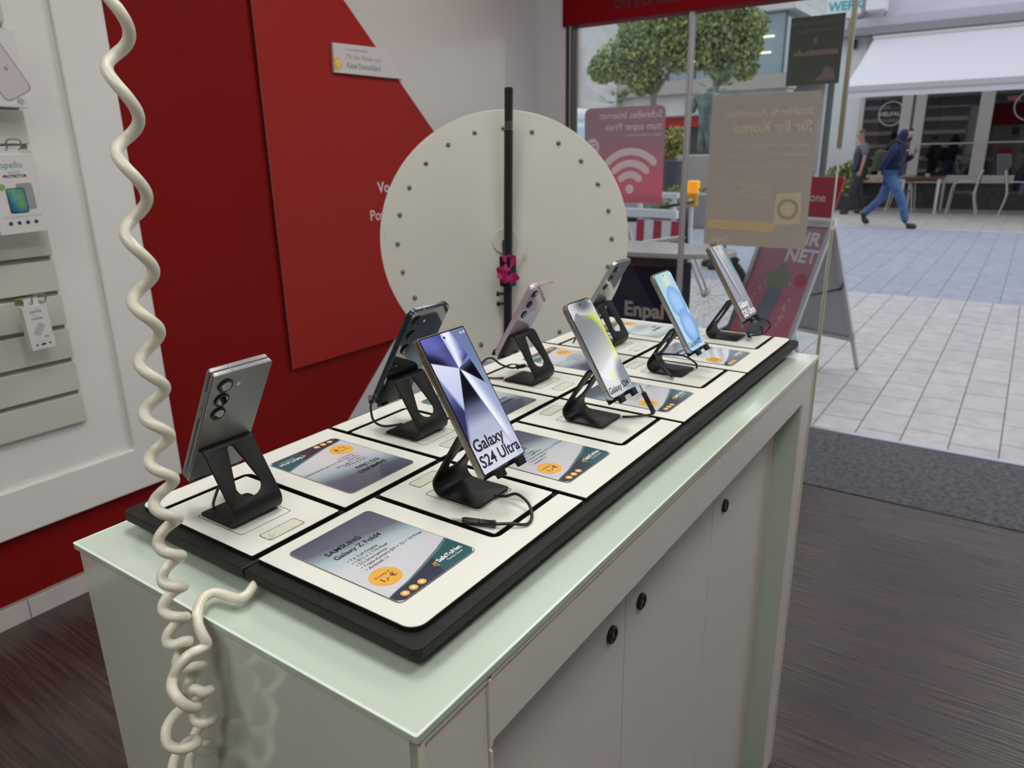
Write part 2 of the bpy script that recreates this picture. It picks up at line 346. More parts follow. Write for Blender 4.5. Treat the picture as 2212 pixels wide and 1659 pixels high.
# top box: phone in a clear case
hook(1.762, .605, 'wire display hook holding the boxed clear phone case', False)
t = pack('phone_case_package', 'white box showing a pale phone in a clear case, topmost on the slatwall', .583, 1.752, .150, .196, .022, 1.992, 1)
bm = B(); prism(bm, [(x*math.cos(.5)-y*math.sin(.5)+.022, x*math.sin(.5)+y*math.cos(.5)-.098) for x, y in rrect(-.038, .038, -.075, .085, .014, 5)], 0, .0006, M0); obj('printed_phone', bm, mat('pale phone print', (.60, .56, .57), .35), t)
bm = B(); o = [(x*math.cos(.5)-y*math.sin(.5)+.022, x*math.sin(.5)+y*math.cos(.5)-.098) for x, y in rrect(-.041, .041, -.078, .088, .016, 5)]; i_ = [(x*math.cos(.5)-y*math.sin(.5)+.022, x*math.sin(.5)+y*math.cos(.5)-.098) for x, y in rrect(-.038, .038, -.075, .085, .014, 5)]
ring(bm, o, i_, 0, .0007, M0); obj('printed_case_outline', bm, print_grey, t)
bm = prism(B(), [(x*math.cos(-.5)+.036, x*math.sin(-.5)*.4+y-.098) for x, y in circ(0, 0, .0058, 12)], .0006, .0012, M0); prism(bm, [(.040, -.089), (.043, -.088), (.041, -.085)], .0006, .0012, M0); obj('fruit_emblem', bm, print_grey, t)
obj('round_sticker', prism(B(), circ(.058, -.180, .009, 20), 0, .0006, M0), mat('grey sticker', (.42, .45, .43), .5), t)
# middle box: glass protector
hook(H+.405, .594, 'wire display hook with lime tag holding the screen protector box')
t = pack('screen_protector_package', 'white screen protector box with green phone picture below the clear case box', .576, 1.432, .132, .214, .026, 1.990, -1.5)
bm = B(); text_bm(bm, 'spello', .024, .002, -.036, M0, align='CENTER'); obj('brand_lettering', bm, teal, t)
bm = B(); text_bm(bm, 'GLASS', .0105, .004, -.052, M0, align='CENTER', mi=1); text_bm(bm, 'PROTECTOR', .0105, .004, -.062, M0, align='CENTER', bold=.03)
for k in range(4): prism(bm, rrect(-.040+.022*k, -.030+.022*k, -.190, -.180, .004, 4), 0, .0006, M0, 2)
text_bm(bm, 'ULTRA THIN TEMPERED PROTECTION GLASS', .005, .0, -.170, M0, align='CENTER', mi=1)
obj('small_print', bm, [print_black, print_grey, darkviolet], t)
obj('printed_glass', prism(B(), rrect(.0, .042, -.150, -.078, .006, 4), 0, .0004, M0), mat('grey glass print', (.34, .34, .36), .3), t)
bm = B(); prism(bm, rrect(-.028, .020, -.158, -.090, .006, 4), .0004, .0009, M0, 0); obj('printed_phone', bm, print_black, t)
bm = B(); cl = bm.loops.layers.float_color.new('col')
def gradquad(bm, cl, pts, cols, M, z=0):
    f = bm.faces.new([bm.verts.new(M @ Vector((x, y, z))) for x, y in pts])
    for l, c in zip(f.loops, cols): l[cl] = (*s2l(c), 1) if max(c) > 1 else (*c, 1)
gx = [-.026, -.010, .004, .018]; gz = [-.156, -.136, -.114, -.092]
gc = [[(20, 60, 130), (20, 90, 140), (40, 130, 150), (40, 120, 140)], [(30, 80, 150), (60, 150, 150), (130, 170, 90), (70, 150, 140)], [(40, 120, 140), (110, 170, 150), (120, 170, 120), (60, 150, 140)], [(90, 160, 150), (120, 180, 160), (70, 150, 140), (60, 140, 140)]]
for a in range(3):
    for b in range(3): gradquad(bm, cl, [(gx[a], gz[b]), (gx[a+1], gz[b]), (gx[a+1], gz[b+1]), (gx[a], gz[b+1])], [gc[b][a], gc[b][a+1], gc[b+1][a+1], gc[b+1][a]], M0, .0011)
obj('printed_screen', bm, vcol_mat('printed colour'), t)
obj('green_dot', prism(B(), circ(-.036, -.086, .009, 20), 0, .0006, M0), mat('green dot print', (.25, .42, .12), .5), t)
# small charger box
hook(H-.024, .572, 'wire display hook with lime tag holding the small charger box')
t = pack('charger_package', 'small white charger box hanging lowest on the slatwall', .562, 1.008, .066, .130, .030, 2.000, -1.5)
bm = B(); text_bm(bm, 'spello', .014, 0, -.020, M0, align='CENTER'); obj('brand_lettering', bm, teal, t)
bm = B(); text_bm(bm, 'WALL', .007, 0, -.033, M0, align='CENTER', mi=1); text_bm(bm, 'CHARGER', .007, 0, -.040, M0, align='CENTER', bold=.03)
for a, b in ((-.020, -.014), (-.006, .008), (.016, .022)): prism(bm, rrect(a, b, -.118, -.112, .0025, 3), 0, .0006, M0, 2)
text_bm(bm, 'FAST CHARGING ADAPTER', .0036, 0, -.106, M0, align='CENTER', mi=1); obj('small_print', bm, [teal, print_grey, darkviolet], t)
bm = B(); prism(bm, [(x*math.cos(-.6)-y*math.sin(-.6), x*math.sin(-.6)+y*math.cos(-.6)-.068) for x, y in rrect(-.010, .010, -.022, .018, .007, 5)], 0, .0006, M0); prism(bm, rrect(.008, .020, -.096, -.092, .001, 2), 0, .0006, M0, 1)
obj('printed_charger', bm, [mat('pale grey charger print', (.48, .51, .51), .35), print_grey], t)

# ================================================================== COUNTER
CT = thing('display_counter', 'white display counter with mint glass top and locked cabinet doors', 'counter', (.53, .19, 0))
y0, y1, x0, x1 = -.0525, .443, -.0585, 1.1264; zt = H-.030
K = lambda n, bm, m, **k: obj(n, bm, m, CT, world=True, **k)
K('glass_top', prism(B(), rrect(x0-.003, x1+.003, y0-.002, y1+.002, .002, 2), zt-.0075, zt), [mint_glass], bevel=.0012)
bm = ring(B(), rrect(x0-.0032, x1+.0032, y0-.0022, y1+.0022, .002, 2), rrect(x0-.0006, x1+.0006, y0+.0004, y1-.0004, .002, 2), zt-.0002, zt+.0003); K('glass_bevel', bm, mint_edge)
zb = zt-.009
K('near_end_panel', box(B(), x0+.001, x0+.009, y0+.010, y1-.001, 0, zb), end_glass)
K('far_end_panel', box(B(), x1-.009, x1-.001, y0+.004, y1-.001, 0, zb), end_glass)
K('carcass', box(B(), x0+.009, x1-.009, .016, y1-.002, .0, zb-.002), front_lam)
K('near_pier', box(B(), x0+.009, .027, y0+.003, .016, 0, zb), front_lam)
K('far_pier', box(box(B(), 1.058, x1-.009, y0+.003, .016, 0, zb, 0), 1.0555, 1.058, y0+.006, .016, 0, H-.109, 1), [front_lam, niche_glass])
K('apron', box(B(), .031, 1.0545, y0+.002, .016, H-.109, zb), front_lam)
bm = box(B(), x0+.003, .026, y0, y0+.004, zb-.0055, zb-.0005); box(bm, .031, x1-.003, y0, y0+.004, zb-.0055, zb-.0005)
box(bm, x0+.003, x0+.007, y0, y0+.004, 0, zb-.005); box(bm, .0275, .0310, y0, y0+.004, H-.112, zb-.005); box(bm, x1-.006, x1-.003, y0, y0+.003, 0, zb-.004)
box(bm, .0285, .0315, y0+.001, y0+.005, 0, H-.118); box(bm, .0315, .0365, y0+.006, y0+.040, 0, H-.114)
K('edge_trim', bm, edge_cream, bevel=.0008)
seams = [(.040, .3862, .3460), (.3878, .7090, .4317), (.7108, 1.0550, .7645)]
for a, b, lx in seams:
    dd = K('door', box(B(), a, b, -.0030, .0140, .035, H-.109), front_lam, bevel=.0006)
    lk = obj('lock', lathe(B(), [(.0118, 0), (.0118, .0035), (.0105, .0050), (.0072, .0052), (.0070, .0038), (0.0001, .0038)], 24, frame((lx, -.0030, H-.217), (1, 0, 0), (0, 0, 1))), mat('dark bronze lock', (.06, .048, .04), .3, metal=.8), dd, smooth=40, world=True)
    obj('keyhole', prism(B(), rrect(-.0011, .0011, -.004, .004, .0008, 2), .0036, .0044, frame((lx, -.0030, H-.217), (1, 0, .25), (-.25, 0, 1))), steel, lk, world=True)
K('plinth', box(B(), .031, 1.0550, .002, .016, 0, .033), front_lam)

# ================================================================== TRAYS WITH PLATES
P_ = .2818; L_ = .2735; W_ = .2002; LC = .1538; SS = .0307; GY = .0099; G_ = P_-L_; TY = 2*W_+GY
def R180(M): return Matrix.Translation((4*P_-G_, TY, 0)) @ Matrix.Rotation(PI, 4, 'Z') @ M
def tray(label, flip):
    t = thing('display_tray', label, 'tray', ((4*P_-G_)/2, (TY-W_/2) if flip else W_/2, H-.025))
    T = R180(Matrix.Identity(4)) if flip else Matrix.Identity(4)
    T = Matrix.Translation((0, 0, H)) @ T
    led = .0145
    bm = prism(B(), rrect(-led, 4*P_-G_+led, -led, W_+GY/2-.0012, .010, 5, (0, 0, 1, 1) if not flip else (0, 0, 1, 1)), -.0165, -.0055, T)
    obj('base_board', bm, black_board, t, world=True, bevel=.0015)
    for x in (.05, .3, .56, .82, 1.06):
        for y in (.03, .16): obj('rubber_foot', cyl(B(), T @ Vector((x, y, -.0295)), T @ Vector((x, y, -.0165)), .008), black_plastic, t, world=True)
    for i in range(4):
        a = i*P_; r = .014
        # L shaped card plate with a rounded notch for the phone plate
        pts = []
        if i == 0: pts += [(a, r), ] + [(a+r-r*math.cos(q), r-r*math.sin(q)) for q in [PI/2*k/6 for k in range(1, 7)]]
        else: pts += [(a, 0)]
        if i == 3: pts += [(a+L_-r+r*math.sin(q), r-r*math.cos(q)) for q in [PI/2*k/6 for k in range(0, 7)]]
        else: pts += [(a+L_, 0)]
        pts += [(a+L_, SS)]
        q0 = (a+LC, SS); rr = .010
        pts += [(q0[0]+rr-rr*math.sin(q), SS+rr-rr*math.cos(q)) for q in [PI/2*k/4 for k in range(0, 5)]]
        pts += [(a+LC, W_), (a, W_)]
        obj('card_plate', prism(prism(B(), pts, -.0008, .0, T, 0), pts, -.0055, -.0009, T, 1), [plate_white, plate_core], t, world=True)
        pp = rrect(a+LC+G_, a+L_, SS+.0075, W_, .002, 2)
        pl = obj('phone_plate', prism(prism(B(), pp, -.0008, .0, T, 0), pp, -.0055, -.0009, T, 1), [plate_white, plate_core], t, world=True)
        cx = a+.223
        bm = ring(B(), rrect(cx-.0320, cx+.0320, .0812, .1572, .003, 3), rrect(cx-.0314, cx+.0314, .0818, .1566, .003, 3), 0, .0002, T)
        ring(bm, rrect(cx-.0225, cx+.0225, .1725, .1915, .003, 3), rrect(cx-.0219, cx+.0219, .1731, .1909, .003, 3), 0, .0002, T)
        obj('outline_mark', bm, line_black, t, world=True)
        obj('worn_sticker', flat_bm(rrect(cx-.0215, cx+.0215, .1735, .1905, .003, 3), .0003, T), sticker_m, t, world=True)
    return t
def flat_bm(pts, z, M): bm = B(); flat(bm, pts, z, M); return bm
sticker_m = mat('worn clear sticker', (.72, .71, .60), .3, noise=(70, (.26, .24, .17), .62, .75))
tray('black tray with white plates along the right edge of the counter', False)
tray('black tray with white plates along the wall side of the counter', True)

# ---- price cards
card_m = {}
def card_mat(name, stops):
    m = D.materials.new(name); m.use_nodes = True; n = m.node_tree; b = n.nodes['Principled BSDF']; L = n.links.new
    t = n.nodes.new('ShaderNodeTexCoord'); s = n.nodes.new('ShaderNodeSeparateXYZ'); L(t.outputs['Object'], s.inputs[0])
    mr = n.nodes.new('ShaderNodeMapRange'); mr.inputs['From Min'].default_value = -.0745; mr.inputs['From Max'].default_value = .0745
    wv = n.nodes.new('ShaderNodeMath'); wv.operation = 'MULTIPLY_ADD'; wv.inputs[1].default_value = .22; L(s.outputs['X'], wv.inputs[0]); L(s.outputs['Y'], wv.inputs[2]); L(wv.outputs[0], mr.inputs['Value'])
    r = n.nodes.new('ShaderNodeValToRGB'); cr = r.color_ramp
    while len(cr.elements) < len(stops): cr.elements.new(.5)
    for e, (p, c) in zip(cr.elements, stops): e.position = p; e.color = (*s2l(c), 1)
    L(mr.outputs[0], r.inputs[0]); L(r.outputs[0], b.inputs['Base Color']); b.inputs['Roughness'].default_value = .22; b.inputs['Coat Weight'].default_value = .5; b.inputs['Coat Roughness'].default_value = .08
    return m
blue_grad = card_mat('blue grey card print', [(0, (214, 214, 220)), (.45, (206, 208, 216)), (.62, (170, 190, 198)), (.78, (98, 104, 122)), (1, (82, 84, 104))])
green_grad = card_mat('green grey card print', [(0, (205, 208, 205)), (.4, (196, 204, 200)), (.6, (150, 172, 160)), (.75, (190, 196, 190)), (1, (120, 136, 140))])
navy_p = mat('navy band print', s2l((52, 58, 76)), .3, coat=.4); teal_p = mat('teal band print', s2l((48, 92, 98)), .3, coat=.4); wave_p = mat('wave print', s2l((96, 122, 134)), .3, coat=.4)
def card(label, lines, i, flip, gm, head=('SAMSUNG', '')):
    w, h = .1075, .1490
    cx, cy = i*P_+.0740, .1087
    if flip: cx, cy = 4*P_-G_-cx, TY-cy
    t = thing('price_card', label, 'price card', (cx, cy, H), PI if flip else 0, 'price cards lying on the trays')
    obj('card', prism(B(), rrect(-w/2, w/2, -h/2, h/2, .006, 5), .0001, .0007), gm, t)
    obj('card_rim', ring(B(), rrect(-w/2, w/2, -h/2, h/2, .006, 5), rrect(-w/2+.0006, w/2-.0006, -h/2+.0006, h/2-.0006, .0055, 5), .0001, .0009), print_grey, t)
    x0, y0 = -w/2+.0006, -h/2+.0006; x1 = -x0
    bandpts = [(x0+.006, y0)] + [(x1-.006, y0), (x1, y0+.006), (x1, y0+.038), (x1-.02, y0+.030), (0, y0+.022), (x0+.03, y0+.017), (x0, y0+.014), (x0, y0+.006)]
    bm = B(); flat(bm, [(x0, y0+.015), (x1, y0+.015), (x1, y0+.041), (x1-.02, y0+.034), (.0, y0+.025), (x0+.03, y0+.019)], .00075, None, 2)
    xm = .006
    flat(bm, [(x0+.006, y0), (xm, y0), (xm+.012, y0+.0265), (0, y0+.022), (x0+.03, y0+.017), (x0, y0+.014), (x0, y0+.006)], .00085, None, 0)
    flat(bm, [(xm, y0), (x1-.006, y0), (x1, y0+.006), (x1, y0+.038), (x1-.02, y0+.030), (xm+.012, y0+.0265)], .00085, None, 1)
    obj('printed_band', bm, [navy_p, teal_p, wave_p], t)
    obj('price_circle', prism(B(), circ(-.030, -.0335, .0155, 32), .0007, .00095, None, 0), orange, t)
    bm = B()
    for k in range(3): prism(bm, circ(x0+.013+.011*k, y0+.007, .0042, 16), .00086, .0010, None, 0)
    obj('icon_dots', bm, orange, t); bm = B()
    for a, b in ((0, 0), (.003, .001), (.0012, .003), (.0042, .0035), (.0022, -.0024)): prism(bm, circ(.0085+a, y0+.0145+b, .0011, 8), .00086, .0010, None, 0)
    obj('petal_logo', bm, orange, t)
    bm = B(); z = Matrix.Translation((0, 0, .00105))
    text_bm(bm, head[0], .0098, -.0365, .036, z, 0, bold=.018)
    if head[1]: text_bm(bm, head[1], .0098, -.0365, .024, z, 0, bold=.018)
    obj('heading', bm, print_black, t); bm = B()
    for k, s in enumerate(lines): text_bm(bm, '• '+s, .0056, -.033, .0115-.0062*k, z, 0)
    obj('feature_list', bm, print_black, t); bm = B()
    text_bm(bm, 'Einmalig ab', .0042, -.030, -.0305, z, 0, align='CENTER'); text_bm(bm, '1,- €', .0095, -.030, -.040, z, 0, align='CENTER', bold=.015)
    obj('price_text', bm, print_black, t); bm = B()
    text_bm(bm, 'SafeToNet', .0078, .0150, y0+.0145, z, 1, bold=.025); text_bm(bm, 'Family Store', .0044, .0225, y0+.0095, z, 1)
    for k in range(3): ring(bm, rrect(x0+.0115+.011*k, x0+.0145+.011*k, y0+.0055, y0+.0085, .0008, 2), rrect(x0+.0123+.011*k, x0+.0137+.011*k, y0+.0063, y0+.0077, .0006, 2), .0010, .0011, None, 1)
    obj('band_lettering', bm, [print_black, print_white], t)
    return t
six = ['6,1 Zoll Display', '1.080 x 2.340 Pixel', 'Dreifach-Kamera (12 + 12 + 8 Mega', '5G-Smartphone', 'Android 12']
card('blue grey phone price card at the near right corner of the tray', ['7,6 Zoll Display', '1.812 x 2.176 Pixel', '5G-Smartphone', 'Triple-Kamera (50 + 12 + 10 Mega', 'Android 12'], 0, False, blue_grad, ('SAMSUNG', 'Galaxy Z Fold4'))
card('blue grey price card behind the big tilted phone on the right edge', ['6,7 Zoll Display', '1.080 x 2.340 Pixel', 'Dreifach-Kamera (12 + 12 + 8 Mega', '5G-Smartphone', 'Android 12'], 1, False, blue_grad, ('SAMSUNG', 'Galaxy S22'))
card('price card beside the black plug, third along the right edge', six, 2, False, blue_grad, ('SAMSUNG', 'Galaxy S22'))
card('price card at the far right end under the light blue phone', six, 3, False, blue_grad, ('SAMSUNG', 'Galaxy S21'))
card('upside down price card right behind the folded phone stand', ['6,8 Zoll Display', '1.440 x 3.088 Pixel', 'Dual-SIM', '128, 256 oder 512 GB Speicherplatz', 'Android 12'], 3, True, blue_grad, ('SAMSUNG', 'S22 Ultra'))
card('upside down price card between the dark phone and the lilac phone', six, 2, True, blue_grad, ('SAMSUNG', 'S22+'))
card('upside down price card between the lilac phone and the silver phone', six, 1, True, blue_grad, ('SAMSUNG', 'S21 FE'))
card('green tinted price card at the far wall side end of the tray', six, 0, True, green_grad, ('SAMSUNG', 'A54'))

# ================================================================== PHONE STANDS
UX, UY, TILT = 0.0, 0.119, math.radians(31)
U = Vector((0, math.sin(TILT), math.cos(TILT))); N = Vector((0, -math.cos(TILT), math.sin(TILT)))
F0 = Vector((0, -.0525, .0455))
def stand_sheet(with_hole=True):
    """bent metal sheet, built unrolled and mapped on its side profile"""
    w = .030
    b0 = F0 - N*.0092
    apex = b0 + U*.054
    prof = []; seg = []            # points in (y,z)
    rear = Vector((0, .0365, .0018)); front = Vector((0, -.036, .0018))
    strut_dir = (apex - rear).normalized()
    def fillet(p, d1, d2, r, n):
        ang = math.acos(max(-1, min(1, d1.dot(d2)))); tl = r*math.tan(ang/2)
        a = p - d1*tl; c = p + d2*tl
        nrm = (d2 - d1*d1.dot(d2)).normalized(); cen = a + nrm*r
        out = []
        for i in range(n+1):
            q = ang*i/n; out.append(cen - nrm*r*math.cos(q) + d1*r*math.sin(q))
        return out
    d0 = (rear-front).normalized(); d2 = -U
    f1 = fillet(rear, d0, strut_dir, .0125, 8); f2 = fillet(apex, strut_dir, d2, .0075, 8)
    end = b0 - U*.004
    bm = B(); rows = []
    # front of the base with rounded corners
    r = .004
    base = [(-w, 0, 0)]
    def row(p): return [bm.verts.new((-w, p.y, p.z)), bm.verts.new((w, p.y, p.z))]
    fr = [bm.verts.new((-w, front.y+r, front.z)), bm.verts.new((-w+r*.3, front.y+r*.3, front.z)), bm.verts.new((-w+r, front.y, front.z)), bm.verts.new((w-r, front.y, front.z)), bm.verts.new((w-r*.3, front.y+r*.3, front.z)), bm.verts.new((w, front.y+r, front.z))]
    R1 = [row(p) for p in f1]; R2 = [row(p) for p in f2]; RE = row(end)
    bm.faces.new(fr + [R1[0][1], R1[0][0]])
    for A, C in zip(R1[:-1], R1[1:]): bm.faces.new((A[0], A[1], C[1], C[0]))
    for A, C in zip(R2[:-1], R2[1:]): bm.faces.new((A[0], A[1], C[1], C[0]))
    # strut with a tapering round ended hole
    o = f1[-1]; Ls = (f2[0]-f1[-1]).length; dr = (f2[0]-f1[-1]).normalized()
    hole = []
    for (cx, s, rr, a0, a1) in ((0, Ls*.30, .0150, 180, 360), (0, Ls*.93, .0042, 0, 180)):
        for i in range(9):
            a = math.radians(a0+(a1-a0)*i/8); hole.append((cx+rr*math.cos(a), s+rr*math.sin(a)*(.85 if a0 == 180 else 1)))
    hv = [bm.verts.new((x, o.y+dr.y*s, o.z+dr.z*s)) for x, s in hole]
    he = [bm.edges.new((hv[i], hv[(i+1) % len(hv)])) for i in range(len(hv))]
    def E(a, b):
        e = bm.edges.get((a, b)); return e or bm.edges.new((a, b))
    oe = [E(R1[-1][0], R1[-1][1]), E(R1[-1][1], R2[0][1]), E(R2[0][1], R2[0][0]), E(R2[0][0], R1[-1][0])]
    bmesh.ops.triangle_fill(bm, use_beauty=True, edges=he+oe)
    bm.faces.new((R2[-1][0], R2[-1][1], RE[1], RE[0]))
    bmesh.ops.recalc_face_normals(bm, faces=bm.faces)
    return bm
def make_stand():
    t = thing('phone_stand', 'x', 'phone stand', (0, 0, 0), 0, 'bent black metal phone stands on the trays')
    o = obj('bent_sheet', stand_sheet(), black_metal, t, smooth=35)
    s = o.modifiers.new('thick', 'SOLIDIFY'); s.thickness = .0030; s.offset = 0
    b = o.modifiers.new('bevel', 'BEVEL'); b.width = .0006; b.segments = 2; b.limit_method = 'ANGLE'
    for sx in (-1, 1):
        cx = sx*.0185; hw = .0065
        M = Matrix(((1, 0, 0, cx), (0, U.y, N.y, F0.y), (0, U.z, N.z, F0.z), (0, 0, 0, 1)))
        bm = B(); prof = [(-.0006, -.0122), (-.0006, .0022), (.0020, .0030), (.0020, .0078), (-.0085, .0078), (-.0085, .0030), (-.0032, .0022), (-.0032, -.0122)]
        a = [bm.verts.new(M @ Vector((-hw, u, n))) for u, n in prof]; c = [bm.verts.new(M @ Vector((hw, u, n))) for u, n in prof]
        bm.faces.new(a); bm.faces.new(c[::-1])
        for i in range(8): bm.faces.new((a[i], c[i], c[(i+1) % 8], a[(i+1) % 8]))
        bmesh.ops.recalc_face_normals(bm, faces=bm.faces)
        obj('hook', bm, black_metal, t, bevel=.0008)
    M = Matrix(((1, 0, 0, 0), (0, U.y, N.y, F0.y), (0, U.z, N.z, F0.z), (0, 0, 0, 1)))
    obj('rubber_pad', prism(B(), rrect(-.024, .024, .012, .045, .003, 3), -.0105, -.0088, M), black_plastic, t)
    return t

# ================================================================== PHONES
def shade(c, k): return tuple(max(0, min(255, v*k)) for v in c)
scr_mat = vcol_mat('lit screen', emit=.42, rough=.12, coat=1.0)
scr_black = mat('screen border glass', (.006, .006, .008), .06, spec=.6, coat=1)
lens_g = mat('camera lens glass', (.008, .008, .012), .04, spec=.8, coat=1)
lens_r = mat('camera ring', (.035, .036, .038), .25, metal=.8)
def phone(label, w, h, t, r, loc, rotz, framem, backm, cams, paint=None, texts=(), border=.0022, thick2=False, cam_x=.0165, cam_r=.0068, cam_step=.0205, screen_r=None):
    base = Matrix.Translation(loc) @ Matrix.Rotation(rotz, 4, 'Z')
    M = base @ Matrix(((1, 0, 0, 0), (0, U.y, N.y, F0.y), (0, U.z, N.z, F0.z), (0, 0, 0, 1)))
    p = D.objects.new('smartphone', None); COL.objects.link(p); p.matrix_world = M; p.empty_display_size = .03
    tag(p, label, 'smartphone')
    def body(z0, z1, nm='frame'):
        b = .0012 if r > .004 else .0008
        bm = B(); P = [(rrect(-w/2+k, w/2-k, k, h-k, max(r-k, .0008), 6), z) for k, z in ((b, z1), (b*.3, z1-b*.3), (0, z1-b), (0, z0+b), (b*.3, z0+b*.3), (b, z0))]
        rg = [[bm.verts.new((x, y, z)) for x, y in q] for q, z in P]; n = len(rg[0])
        bm.faces.new(rg[0]); bm.faces.new(rg[-1][::-1])
        for i in range(len(rg)-1):
            for k in range(n): bm.faces.new((rg[i][k], rg[i+1][k], rg[i+1][(k+1) % n], rg[i][(k+1) % n]))
        bmesh.ops.recalc_face_normals(bm, faces=bm.faces)
        return obj(nm, bm, framem, p, smooth=30)
    if thick2:
        body(-t*.47, 0, 'cover_half'); body(-t, -t*.53, 'rear_half')
        obj('hinge', box(B(), -w/2+.001, -w/2+.004, .002, h-.002, -t*.9, -t*.1), framem, p, bevel=.0008)
        obj('gap_lining', box(B(), -w/2+.003, w/2-.003, .003, h-.003, -t*.54, -t*.46), black_plastic, p)
    else: body(-t, 0)
    obj('front_glass', prism(B(), rrect(-w/2+.0009, w/2-.0009, .0009, h-.0009, max(r-.0009, .0008), 6), 0, .0003), scr_black, p)
    bk = obj('back_panel', prism(B(), rrect(-w/2+.0010, w/2-.0010, .0010, h-.0010, max(r-.001, .0008), 6), -t-.0003, -t), backm, p)
    for k in range(cams):
        Mc = Matrix.Translation((w/2-cam_x, h-.0165-cam_step*k, -t-.0003)) @ Matrix.Rotation(PI, 4, 'X')
        rg = obj('camera_lens', lathe(B(), [(cam_r, 0), (cam_r, .0016), (cam_r*.88, .0021), (cam_r*.78, .0018), (.0001, .0018)], 24, Mc), lens_r, bk, smooth=40)
        obj('lens_glass', prism(B(), circ(0, 0, cam_r*.70, 20), .0017, .00195, Mc), lens_g, rg)
    if cams: obj('flash', prism(B(), circ(w/2-cam_x-cam_r*1.9, h-.0165-.003, .0022, 14), -t-.0006, -t-.0003), mat('flash lens', (.7, .68, .6), .3), bk)
    obj('power_button', box(B(), w/2-.0002, w/2+.0007, h*.60, h*.60+.011, -t*.62, -t*.38), framem, p, bevel=.0003)
    obj('volume_button', box(B(), w/2-.0002, w/2+.0007, h*.70, h*.70+.020, -t*.62, -t*.38), framem, p, bevel=.0003)
    bm = box(B(), -w/2-.0001, -w/2+.0008, h*.86, h*.86+.0012, -t+.0006, -.0006); box(bm, w/2-.0008, w/2+.0001, h*.10, h*.10+.0012, -t+.0006, -.0006); box(bm, -w/2-.0001, -w/2+.0008, h*.10, h*.10+.0012, -t+.0006, -.0006); box(bm, w*.18, w*.18+.0012, h-.0008, h+.0001, -t+.0006, -.0006)
    obj('antenna_line', bm, mat('antenna line', (.20, .20, .20), .5), p)
    bm = prism(B(), circ(-w*.1, -t/2, .0005, 8), -h-.0001, -h+.0004, Matrix.Rotation(-PI/2, 4, 'X') @ Matrix.Scale(1, 4)); obj('microphone_hole', bm, black_plastic, p)
    if paint:
        b = border; W2, H2 = w-2*b, h-2*b
        bm = B(); cl = bm.loops.layers.float_color.new('col'); sr = screen_r if screen_r is not None else max(r-b, .0008)
        out = rrect(-w/2+b, w/2-b, b, h-b, sr, 6)
        nx, ny = (110, 226) if paint is paint_shards else (64, 130)
        # paint the picture as a fine grid of coloured cells clipped by the rounded outline
        def inside(x, y):
            cx = max(-w/2+b+sr, min(w/2-b-sr, x)); cy = max(b+sr, min(h-b-sr, y)); return (x-cx)**2+(y-cy)**2 <= sr*sr+1e-9 or (abs(x-cx) < 1e-9 or abs(y-cy) < 1e-9)
        vs_ = {}
        for j in range(ny+1):
            for i in range(nx+1):
                x = -w/2+b+W2*i/nx; y = b+H2*j/ny
                if not inside(x, y):
                    cx = max(-w/2+b+sr, min(w/2-b-sr, x)); cy = max(b+sr, min(h-b-sr, y)); q = math.hypot(x-cx, y-cy); x = cx+(x-cx)*sr/q; y = cy+(y-cy)*sr/q
                vs_[i, j] = (bm.verts.new((x, y, .00045)), i/nx, j/ny)
        colr = {}
        for k, (v, u_, v_) in vs_.items():
            q = [s2l(paint(u_+du/nx, v_+dv/ny)) for du in (-.5, 0, .5) for dv in (-.5, 0, .5)]; colr[v] = (*[sum(x[i] for x in q)/9 for i in range(3)], 1)
        for j in range(ny):
            for i in range(nx):
                q = [vs_[i, j][0], vs_[i+1, j][0], vs_[i+1, j+1][0], vs_[i, j+1][0]]
                if len({tuple(round(c, 6) for c in v.co) for v in q}) < 4: continue
                f = bm.faces.new(q)
                for l in f.loops: l[cl] = colr[l.vert]
        dp = obj('display', bm, scr_mat, p)
        obj('front_camera', prism(B(), circ(0, h-b-.0052, .0017, 16), .00046, .0006), black_plastic, dp)
        bm = B(); z = Matrix.Translation((0, 0, .0006))
        for s, size, x, y, al, wm, bo in texts: text_bm(bm, s, size, x, y, z, wm, align=al, bold=bo)
        obj('screen_lettering', bm, [print_black, mat('white screen text', (.9, .9, .92), .4, emit=.5)], dp); bm = B()
        text_bm(bm, '100%', .0028, w/2-b-.011, h-b-.0062, z, 1, align='LEFT'); prism(bm, rrect(w/2-b-.0036, w/2-b-.0022, h-b-.0064, h-b-.0040, .0003, 2), .0006, .00065, None, 1)
        obj('status_icons', bm, [print_black, mat('white screen text', ())], dp)
    return p
def lerp(a, b, k): k = max(0, min(1, k)); return tuple(a[i]+(b[i]-a[i])*k for i in range(3))
def sstep(a, b, x): t = max(0, min(1, (x-a)/(b-a))); return t*t*(3-2*t)
def side(x, y, x0, y0, x1, y1): return ((x1-x0)*(y-y0)-(y1-y0)*(x-x0))/math.hypot(x1-x0, y1-y0)
def inpoly(P, x, y):
    r = False; n = len(P)
    for i in range(n):
        (x1, y1), (x2, y2) = P[i], P[(i+1) % n]
        if (y1 > y) != (y2 > y) and x < (x2-x1)*(y-y1)/(y2-y1)+x1: r = not r
    return r
